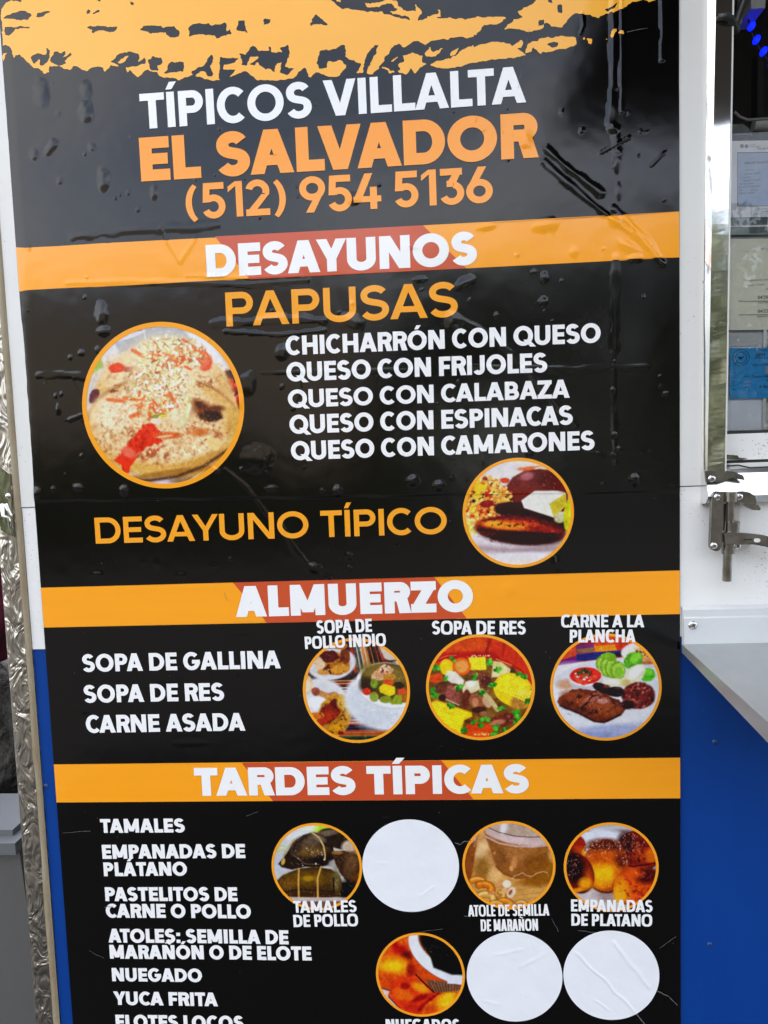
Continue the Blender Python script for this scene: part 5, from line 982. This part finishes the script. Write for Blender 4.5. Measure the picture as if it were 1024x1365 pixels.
# ------------------------------------------------------------------ left of the truck
grey = mat('grey_plastic', (.10, .098, .094), rough=.5, noise=(8, .4, (.10, .10, .098)), bump=(70, .15, .003))
YB = .16
bin_ = thing('storage_bin', 'grey plastic bin with a lid standing at the corner of the truck', 'bin')
bm = bmesh.new(); x1, zt = P(31, 1128, YB)
v0 = [(x1 - .5, YB, 0), (x1 + .045, YB, 0), (x1 + .045, YB + .11, 0), (x1 - .5, YB + .11, 0)]; v1 = [(x1 - .5, YB - .01, zt), (x1, YB - .01, zt), (x1, YB + .11, zt), (x1 - .5, YB + .11, zt)]
q0 = [bm.verts.new(v) for v in v0]; q1 = [bm.verts.new(v) for v in v1]; bm.faces.new(q0[::-1]); bm.faces.new(q1)
for i in range(4): bm.faces.new((q0[i], q0[(i+1) % 4], q1[(i+1) % 4], q1[i]))
bm_obj('tub', bm, grey, bin_, bevel=.012, seg=3)
bm = bmesh.new(); zl = P(20, 1112, YB)[1]; add_box(bm, x1 - .52, x1 + .004, YB - .025, YB + .13, zt + .001, zl); add_box(bm, x1 - .5, x1 - .012, YB - .005, YB + .11, zl, P(20, 1104, YB)[1]); bm_obj('lid', bm, mat('grey_lid', (.12, .128, .138), rough=.45), bin_, bevel=.006, seg=3)
dm = mat('dark_tarp', (.045, .04, .036), rough=.8, noise=(24, .8, (.14, .125, .10)), bump=(30, .9, .03))
def lumpy(name, x, y, z, r, m, seed, label, cat):
    bm = bmesh.new(); bmesh.ops.create_icosphere(bm, subdivisions=4, radius=1)
    for v in bm.verts:
        k = 1 + .35*(float(vnoise(np.array([v.co.x*1.7 + v.co.y]), np.array([v.co.z*1.7 - v.co.y]), 1.4, seed)[0]) - .5)
        v.co = Vector((x + v.co.x*r[0]*k, y + v.co.y*r[1]*k, z + v.co.z*r[2]*k))
    return tag(bm_obj(name, bm, m, smooth=True), label, cat)
x, z = P(-2, 1010, .45); lumpy('sack', x - .07, .5, z, (.15, .18, .22), dm, 3, 'dark rumpled sack on top of crates behind the corner of the truck', 'sack')
x, z = P(0, 800, .4); lumpy('cloth_bundle', x - .058, .42, z + .02, (.075, .12, .17), mat('maroon_cloth', (.14, .012, .035), rough=.9, bump=(40, .5, .01)), 7, 'maroon cloth bundle lying on the dark sack', 'cloth')
x, z = P(0, 1060, .4); bm = bmesh.new(); add_box(bm, x - .5, x + .03, .35, .85, 0, P(0, 1060, .4)[1]-.05); tag(bm_obj('crate', bm, mat('crate_wood', (.12, .09, .06), rough=.8, noise=(20, .5, (.08, .06, .04)), stretch=(1, 1, 8)), bevel=.006), 'weathered brown crate behind the grey bin', 'crate')
pw = mat('pale_render', (.72, .70, .64), rough=.8, noise=(2, .3, (.62, .6, .54)))
bm = bmesh.new(); add_box(bm, -14, -2.0, 9, 9.3, 0, 3.2); tag(bm_obj('pale_wall', bm, pw, bevel=.03), 'pale sunlit wall far behind the truck at the left edge', 'wall')
# ------------------------------------------------------------------ the menu banner
ban = thing('menu_banner', 'tall black vinyl menu with orange bands and round food pictures on the truck', 'menu banner')
ZB1, ZB0 = P(450, -60)[1], P(500, 1440)[1]
st = .002; NX, NZ = int(round((WX1 - WX0)/st)), int(round((ZB1 - ZB0)/st))
gx, gz = np.meshgrid(np.linspace(WX0, WX1, NX+1), np.linspace(ZB0, ZB1, NZ+1))
v, n = surf(gx.ravel(), gz.ravel(), 0.0)
i = np.arange(NX)[None, :] + np.arange(NZ)[:, None]*(NX+1); i = i.ravel()
f = np.stack([i, i+1, i+NX+2, i+NX+1], 1)
me = bpy.data.meshes.new('backing'); me.vertices.add(len(v)); me.vertices.foreach_set('co', v.ravel())
me.loops.add(f.size); me.loops.foreach_set('vertex_index', f.ravel()); me.polygons.add(len(f)); me.polygons.foreach_set('loop_start', np.arange(0, f.size, 4)); me.polygons.foreach_set('loop_total', np.full(len(f), 4))
me.update(calc_edges=True); me.validate(); me.materials.append(M['black']); me.polygons.foreach_set('use_smooth', [True]*len(f)); me.normals_split_custom_set_from_vertices(n.tolist())
put(bpy.data.objects.new('backing', me), ban)

# torn yellow brush strokes along the top, contoured from traced pieces
def Z(ox, pts): return [(ox + a/3.938, b/3.938) for a, b in pts]
YEL = [
 Z(0, [(30,-300),(1024,-300),(1024,400),(985,405),(950,430),(900,415),(842,408),(835,388),(800,382),(775,374),(735,408),(705,395),(690,375),(672,390),(665,360),(590,350),(556,390),(550,362),(490,362),(445,382),(420,362),(390,352),(375,378),(330,355),(265,352),(262,390),(240,388),(212,366),(185,365),(130,310),(105,288),(78,312),(62,262),(40,235),(20,245),(14,100)]),
 Z(240, [(-20,-300),(770,-300),(770,0),(860,52),(950,66),(1060,68),(1060,330),(985,330),(940,388),(860,395),(830,410),(760,402),(720,390),(690,415),(650,360),(600,415),(530,425),(410,432),(345,378),(240,415),(180,430),(90,412),(55,365),(20,425),(-20,400)]),
 Z(480, [(-20,60),(130,80),(240,105),(300,120),(350,108),(480,105),(540,108),(600,98),(775,97),(730,130),(650,142),(600,195),(560,212),(535,200),(500,205),(460,210),(420,215),(400,225),(370,225),(340,250),(300,220),(270,235),(225,255),(205,235),(180,245),(140,305),(110,345),(60,395),(-20,380)]),
 Z(480, [(25,25),(50,22),(100,25),(140,5),(190,10),(210,45),(250,70),(295,65),(285,25),(300,45),(330,70),(310,85),(305,122),(285,122),(240,90),(150,74),(150,66),(190,70),(195,60),(170,28),(130,30),(100,48),(40,42)]),
 Z(480, [(350,95),(385,88),(410,80),(395,48),(420,70),(425,95),(390,108),(355,102)]),
 Z(660, [(115,70),(215,15),(230,-300),(860,-300),(860,0),(800,25),(780,5),(720,18),(680,45),(620,75),(600,68),(590,75),(545,98),(480,85),(415,78),(350,150),(300,145),(265,122),(240,160),(170,178),(130,160),(52,160),(42,188),(48,155),(100,115),(150,95),(125,78)]),
 Z(480, [(370,355),(405,325),(440,320),(470,310),(520,285),(545,260),(600,235),(590,258),(650,235),(740,225),(785,240),(800,255),(850,215),(860,240),(850,260),(820,262),(850,285),(880,298),(560,340),(540,350),(470,368),(400,358)]),
 Z(660, [(175,240),(230,212),(320,198),(420,198),(425,240),(390,255),(235,285),(200,250),(190,280),(160,285)]),
 Z(660, [(608,165),(635,152),(625,190),(608,210)]), Z(660, [(640,182),(655,165),(678,168),(675,185)]), Z(660, [(480,205),(505,210),(500,240),(485,230)]), Z(660, [(460,205),(478,195),(470,215)]), Z(660, [(572,215),(585,208),(585,222)]),
 Z(480, [(225,295),(280,285),(330,300),(325,330),(350,335),(290,392),(265,365),(245,400),(200,385),(215,370),(200,345),(235,325)]), Z(480, [(340,285),(365,255),(385,280),(440,250),(400,300),(350,305)]), Z(480, [(470,280),(525,250),(500,290),(470,300)]),
 Z(480, [(140,345),(210,290),(180,325),(120,350),(60,400),(50,380)]), Z(480, [(20,385),(0,370),(50,305),(60,320)]), Z(0, [(15,330),(45,290),(20,285)]), Z(480, [(105,350),(180,380),(190,388),(160,388)])]
BLK = [Z(0, q) for q in (
 [(165,310),(205,285),(245,295),(250,258),(265,270),(262,320),(235,350),(222,350),(215,310),(190,345)], [(265,325),(290,280),(330,285),(345,268),(350,290),(322,318),(375,285),(380,300),(345,325),(355,345),(310,350)],
 [(580,325),(615,310),(625,290),(690,275),(735,295),(735,330),(770,305),(765,340),(740,345),(715,355),(690,365),(640,355)], [(780,325),(800,320),(810,300),(830,318),(850,310),(858,345),(835,350),(838,385),(800,370),(790,345)],
 [(885,345),(900,330),(975,335),(970,375),(930,390),(900,385),(860,388),(890,365)], [(20,100),(50,90),(80,70),(160,68),(180,95),(150,108),(60,110)], [(195,100),(205,82),(265,62),(272,70),(235,95)], [(0,-100),(130,-100),(120,5),(115,18),(70,10),(40,20),(20,50),(0,60)],
 [(30,148),(165,148),(160,156),(90,158),(55,195),(30,190)], [(455,148),(632,145),(600,180),(550,168),(520,165),(495,185),(490,165)], [(455,80),(470,45),(480,60),(480,78)], [(485,75),(530,62),(530,76),(510,80)], [(690,0),(712,30),(650,50),(695,35)],
 [(740,165),(760,140),(850,140),(860,152),(915,140),(950,175),(945,195),(895,200),(880,172),(850,170),(800,185)], [(505,-40),(545,-40),(540,0),(530,15),(505,0)])]
BLK += [Z(240, q) for q in (
 [(60,380),(110,360),(150,330),(150,310),(175,290),(180,330),(160,355),(178,390),(170,410),(150,410),(140,380),(110,385),(90,405),(60,395)], [(205,420),(215,308),(318,312),(290,335),(235,345),(225,375),(260,370),(300,375),(265,400),(235,420)],
 [(322,285),(350,295),(385,240),(425,280),(470,280),(465,250),(480,262),(482,282),(545,285),(520,262),(570,240),(575,300),(548,360),(608,365),(570,395),(520,390),(535,335),(505,345),(500,385),(470,370),(445,375),(410,330),(400,350),(360,350),(420,310),(400,300),(365,305),(350,355),(330,350)],
 [(720,340),(740,275),(800,270),(850,240),(865,240),(870,300),(890,320),(950,335),(930,385),(870,395),(840,400),(875,350),(850,325),(775,330),(765,365),(735,370)], [(45,150),(70,130),(150,128),(165,138),(245,125),(250,180),(270,150),(272,180),(200,210),(180,190),(100,185),(55,200)],
 [(300,165),(308,118),(335,118),(358,178),(330,165)], [(443,135),(445,105),(485,105),(480,125)], [(680,145),(720,80),(780,140),(700,135)])]
BLK += [Z(480, [(935,120),(960,105),(965,130),(930,145)]), Z(660, [(268,-40),(295,-40),(295,25),(275,20)]), Z(660, [(325,35),(345,25),(355,75),(330,70)]), Z(660, [(275,240),(310,222),(335,235),(325,250),(300,256)]), Z(660, [(565,55),(610,40),(640,18),(620,50),(590,66)]), Z(480, [(55,395),(30,385),(75,300),(100,245),(75,245),(45,285),(10,365),(25,395)])]
YEL2 = [Z(0, [(620,332),(690,290),(660,330),(635,340)]), Z(240, [(970,30),(1000,22),(1060,25),(1060,42),(990,40)]), Z(240, [(820,-40),(850,-40),(848,18),(825,15)])]
def brush():
    sp = .65; PX, PY = np.meshgrid(np.arange(-6, 906, sp), np.arange(-64, 116, sp))
    jx = 5.0*(fbm(PX, PY, .13, 5, 4) - .5) + 1.6*(vnoise(PX, PY, .5, 9) - .5); jy = 5.5*(fbm(PX, PY, .16, 6, 4) - .5)
    F = np.zeros(PX.shape)
    for grp, val in ((YEL, 1.0), (BLK, 0.0), (YEL2, 1.0)):
        for q in grp:
            xs = [a for a, b in q]; ys = [b for a, b in q]
            s = np.nonzero((PX > min(xs)-3) & (PX < max(xs)+3) & (PY > min(ys)-3) & (PY < max(ys)+3))
            if not len(s[0]): continue
            F[s] = np.where(pip(PX[s] + jx[s], PY[s] + jy[s], q), val, F[s])
    K = np.array([1, 2, 1]) / 4.0
    for _ in range(2):
        F = np.apply_along_axis(lambda r: np.convolve(np.pad(r, 1, 'edge'), K, 'valid'), 1, F); F = np.apply_along_axis(lambda r: np.convolve(np.pad(r, 1, 'edge'), K, 'valid'), 0, F)
    F = F - .5; H_, W_ = F.shape; vid = {}; vx = []; fs = []
    def vert(k, x, y):
        if k not in vid: vid[k] = len(vx); vx.append((x, y))
        return vid[k]
    for j in range(H_-1):
        row = F[j:j+2]
        for i_ in np.nonzero((row[:, :-1].max(0) > 0) | (row[:, 1:].max(0) > 0))[0]:
            q = [(j, i_), (j+1, i_), (j+1, i_+1), (j, i_+1)]; out = []
            for a in range(4):
                p0, p1 = q[a], q[(a+1) % 4]; f0, f1 = F[p0], F[p1]
                if f0 > 0: out.append(vert(p0, PX[p0], PY[p0]))
                if (f0 > 0) != (f1 > 0):
                    t = f0/(f0-f1); out.append(vert((min(p0, p1), max(p0, p1)), PX[p0] + (PX[p1]-PX[p0])*t, PY[p0] + (PY[p1]-PY[p0])*t))
            if len(out) > 2: fs.append(out)
    xz = np.array([P(a, b) for a, b in vx]); ok = xz[:, 0] < WX1; xz[:, 0] = np.clip(xz[:, 0], WX0 + .0005, WX1 - .0005)
    v, n = surf(xz[:, 0], xz[:, 1], .0003)
    return mesh_obj('brush_strokes', v, fs, M['yellow'], ban, normals=n)
brush()

# orange bands with a rust centre
for (tl, bl_, tr, br_), (a, b, c, d) in ((((22,330.5),(25.5,389),(905.5,283),(905.5,344)), ((287,316.5),(331,371.5),(564,301.5),(620,358.5))), (((57,783),(60,836),(906,760),(906,818)), ((311,776),(354,829.5),(579,769),(621,824.5))), (((71,1018),(76,1068.5),(906,1009),(906,1063)), ((322,1015.5),(362,1067),(588,1012),(630,1065)))):
    q = [P(*bl_), P(*br_), P(*tr), P(*tl)]; q[0] = (WX0 + .0003, q[0][1]); q[3] = (WX0 + .0003, q[3][1]); q[1] = (WX1 - .0003, q[1][1]); q[2] = (WX1 - .0003, q[2][1])
    s_ = layer('stripe', [q], .0003, M['stripe'], ban)
    def on(px, top):   # point on the band's own edge
        x = P(px, (tl[1]+tr[1])/2)[0]; t = x/.8; e = (q[3], q[2]) if top else (q[0], q[1]); return (x, e[0][1] + (e[1][1]-e[0][1])*t)
    layer('stripe_centre', [[on(b[0], False), on(d[0], False), on(c[0], True), on(a[0], True)]], .0005, M['rust'], s_)

# lettering
TX = [('TÍPICOS VILLALTA',(190,174),(701,138),(180,126),(690,92),.235,'wletter'),('EL SALVADOR',(190,243.5),(718,211),(187,184.5),(706,152.5),.295,'oletter'),
 ('PAPUSAS',(303,436),(610.5,422.5),(302.5,391),(608,376),.20,'gold'),
 ('DESAYUNOS',(277,370.5),(636,353.5),(276,328.5),(633,309),.30,'wletter'),
 ('CHICHARRÓN CON QUESO',(382,474),(800,457),(381,448.5),(799,431.5),.25,'wletter'),('QUESO CON FRIJOLES',(383,509),(729,496.5),(382,484),(728,470.5),.25,'wletter'),('QUESO CON CALABAZA',(385,544),(759,530.5),(384,518.5),(758,508),.25,'wletter'),
 ('QUESO CON ESPINACAS',(387,578.5),(763,566),(386,553.5),(762,541),.25,'wletter'),('QUESO CON CAMARONES',(389,613.5),(792,599.5),(388,588.5),(791,574.5),.25,'wletter'),
 ('DESAYUNO TÍPICO',(129,724.5),(596,711),(127.5,690.5),(595,675),.20,'gold'),('ALMUERZO',(315.5,822),(631,814.5),(317,781),(630,773),.32,'wletter'),
 ('SOPA DE GALLINA',(112,895),(375,890),(111,871.5),(374,866.5),.25,'wletter'),('SOPA DE RES',(114,936),(300,933),(113,912.5),(299,909.5),.25,'wletter'),('CARNE ASADA',(116.5,976),(328,973),(116,952.5),(327,949.5),.25,'wletter'),
 ('TARDES TÍPICAS',(261,1060),(705,1056),(259,1023),(704,1017.5),.31,'wletter'),
 ('TAMALES',(135.5,1109),(247.5,1108.5),(135,1090.5),(247,1090),.27,'wletter'),('EMPANADAS DE',(138,1143.5),(328,1142.5),(137.5,1124.5),(327.5,1124),.27,'wletter'),('PLÁTANO',(140,1166.5),(250.5,1166),(139.5,1148),(250,1148),.27,'wletter'),
 ('PASTELITOS DE',(142,1199.5),(317.5,1200),(141,1181),(317,1181.5),.27,'wletter'),('CARNE O POLLO',(143,1221.5),(335.5,1223),(142.5,1203),(335,1204.5),.27,'wletter'),('ATOLES: SEMILLA DE',(146,1254.5),(385.5,1257),(145.5,1236),(385,1238.5),.27,'wletter'),
 ('MARAÑÓN O DE ELOTE',(148,1276),(416,1278.5),(147,1257.5),(415.5,1260),.27,'wletter'),('NUEGADO',(151,1306),(270.5,1307.5),(150,1288),(270,1290),.27,'wletter'),('YUCA FRITA',(153,1337.5),(291.5,1339.5),(152.5,1319.5),(291,1321.5),.27,'wletter'),('ELOTES LOCOS',(156,1369),(326,1371),(155,1350.5),(325,1352.5),.27,'wletter')]
for (s, bl_, br_, tl, tr, w, mk) in TX: text_line(s, bl_, br_, tl, tr, w, M[mk], ban, track=.03 if s in ('PAPUSAS', 'DESAYUNO TÍPICO') else 0)
# phone number: the two brackets dip below the figures
text_line('(512) 954 5136', (250,294), (657,270.5), (250,245), (656.5,224.5), .20, M['oletter'], ban)

# printed pictures in orange rings
PIC = [(pupusas,(111,326,430,651.5),.058,130,520),(breakfast,(616,765,611,756),.055,84,360),(chicken_soup,(404,546.6,850,989.5),.052,84,360),(beef_soup,(568,712.5,845,986),.052,84,360),(grilled_steak,(733,881,844,986.5),.05,84,360),
       (tamales,(362.5,483,1096,1212),.055,74,330),(cashew_drink,(616.5,739.7,1093,1211),.055,74,330),(empanadas,(751,877,1095,1214),.055,74,330),(fritters,(500,621,1243,1352),.055,74,330)]
NAMES = ['a round picture of two pupusas with slaw and red sauce','a round picture of beans, cheese, eggs and fried plantain','a round picture of chicken soup bowl and roast chicken','a round picture of beef soup with corn','a round picture of grilled steak with avocado','a round picture of leaf wrapped tamales','a round picture of a brown drink and cashews','a round picture of browned empanadas','a round picture of orange fritters by a dark sauce bowl']
for (fn, e, rw, nr, ns), lab in zip(PIC, NAMES):
    x, z, r = px_circle(*e); o = disc_mesh('printed_picture', x, z, r*(1-rw*.5), nr, ns, .0004, M['print'], ban, fn()); o['label'] = lab
    ring_mesh('picture_border', x, z, r*(1-rw), r, ns, .0006, M['ring'], o)
# narrow captions over the pictures
CP = [('SOPA DE',(423,844),(496.5,841.5),(423,826.5),(496,824)),('POLLO INDIO',(407.5,864.5),(515,860),(407,848),(515,843.5)),('SOPA DE RES',(576,845),(700.5,845),(576,827),(700,827)),('CARNE A LA',(747.5,835.7),(858,835.5),(747,818.8),(857,818.6)),('PLANCHA',(759,855.8),(846.5,855.5),(759,838.8),(846,838.5)),
      ('TAMALES',(392,1215),(476,1214),(391.5,1199),(476,1198.3)),('DE POLLO',(392.3,1234),(478,1232.5),(392,1217.5),(478,1216.5)),('ATOLE DE SEMILLA',(624,1220),(732,1218.5),(625,1204.5),(731.5,1203.5)),('DE MARAÑON',(641,1239.5),(717,1238.5),(641,1224),(716.5,1223)),
      ('EMPANADAS',(760.8,1213),(869,1214),(760.5,1197),(868.5,1198)),('DE PLATANO',(761.2,1232),(868.5,1233),(761,1216),(868,1217)),('NUEGADOS',(515,1374),(613,1374),(515,1356.5),(613,1356))]
for (s, bl_, br_, tl, tr) in CP: text_line(s, bl_, br_, tl, tr, .165 if s in ('ATOLE DE SEMILLA', 'DE MARAÑON') else .215, M['wletter'], ban, lift=.0009, p=2.9)

# scratches and a lifted lower right edge
def scratch(pts, w):
    pts = [P(*q) for q in pts]; rnd = random.Random(len(pts)*7 + int(pts[0][0]*1e4)); q = []
    for a, b in zip(pts, pts[1:]):
        for i in range(6): t = i/6; q.append((a[0] + (b[0]-a[0])*t + rnd.uniform(-.0005, .0005), a[1] + (b[1]-a[1])*t + rnd.uniform(-.0005, .0005)))
    q.append(pts[-1]); out = []
    for a, b in zip(q, q[1:]):
        d = np.array(b) - np.array(a); k = np.array([-d[1], d[0]]) / (np.linalg.norm(d) + 1e-9) * w/2 * rnd.uniform(.5, 1.2)
        out.append([tuple(np.array(a)-k), tuple(np.array(b)-k), tuple(np.array(b)+k), tuple(np.array(a)+k)])
    return out
sc = []
for pts, w in (([(606,1122),(614,1124),(618,1120),(624,1120),(627,1118)],.0012),([(875,1318),(890,1326),(902,1338)],.0012),([(848,1350),(858,1362),(866,1370)],.0014),([(618,1219),(626,1220)],.0008),([(85,1109),(110,1107),(122,1106)],.0006),([(140,1207),(152,1206)],.0007),([(878,1262),(892,1252),(900,1246)],.0006),([(735,1222),(744,1240)],.0005),([(770,1238),(800,1242)],.0006),([(560,1240),(590,1236)],.0005),([(330,1086),(345,1080)],.0005),([(120,1265),(140,1275)],.0005),([(690,120),(705,40)],.0003),([(835,45),(862,40)],.0006),([(300,790),(304,800)],.0005)): sc += scratch(pts, w)
rs = random.Random(8)
for _ in range(90):
    px, py = rs.uniform(90, 900), rs.choice((rs.uniform(1075, 1360), rs.uniform(840, 1005), rs.uniform(660, 760))); r = rs.uniform(.0002, .0006); x, z = P(px, py)
    if 360 < px < 890 and 1085 < py: r *= .7
    sc.append([(x - r, z - r*.4), (x + r*.3, z - r), (x + r, z + r*.5), (x - r*.2, z + r)])
layer('scuff_marks', sc, .0012, M['scratch'], ban, step=.05)['kind'] = 'stuff'

# blank white stickers that cover three pictures
def crumple(seed, folds):
    def wv(v, n):
        x, z = v[:, 0], v[:, 2]; e = .0006
        def hh(x, z):
            h = .0007*(fbm(x, z, 38, seed, 3) - .5)
            for (a, b, w, k) in folds:
                A, B = np.array(P(*a)), np.array(P(*b)); d = (B-A)/np.linalg.norm(B-A); s = (x-A[0])*-d[1] + (z-A[1])*d[0] + .004*(vnoise(x, z, 55, seed+3)-.5); t = (x-A[0])*d[0] + (z-A[1])*d[1]; Ln = np.linalg.norm(B-A)
                h = h + k*np.exp(-(s/w)**2)*np.clip(t/.006, 0, 1)*np.clip((Ln-t)/.006, 0, 1)
            return h
        h = hh(x, z); gx = (hh(x+e, z)-hh(x-e, z))/(2*e); gz = (hh(x, z+e)-hh(x, z-e))/(2*e)
        v = v.copy(); v[:, 1] -= h + .0004; n = n.copy(); n[:, 0] -= gx; n[:, 2] -= gz; n /= np.linalg.norm(n, axis=1)[:, None]
        return v, n
    return wv
for e, lab, fo_, sd_ in (((484,611,1090,1214),'blank white round sticker just right of the tamales picture',[((560,1196),(582,1178),.0018,.0003),((500,1150),(520,1148),.002,.0002)],3),
                 ((622,749,1240,1359),'blank white round sticker under the cashew drink picture, left one of the bottom pair',[((655,1270),(700,1262),.002,.00028),((640,1330),(668,1338),.002,.00028),((690,1290),(730,1268),.0026,.00025)],5),
                 ((749.5,878.5,1239,1356),'blank white round sticker under the browned empanadas picture, with two long diagonal creases',[((765,1265),(850,1350),.0018,.0008),((815,1250),(868,1318),.0026,.0009),((790,1330),(815,1345),.0014,.0006)],9)):
    x, z, r = px_circle(*e); tag(disc_mesh('round_sticker', x, z, r, 44, 220, .0011, M['sticker'], None, None, crumple(sd_, fo_)), lab, 'sticker', 'blank white round stickers on the menu')
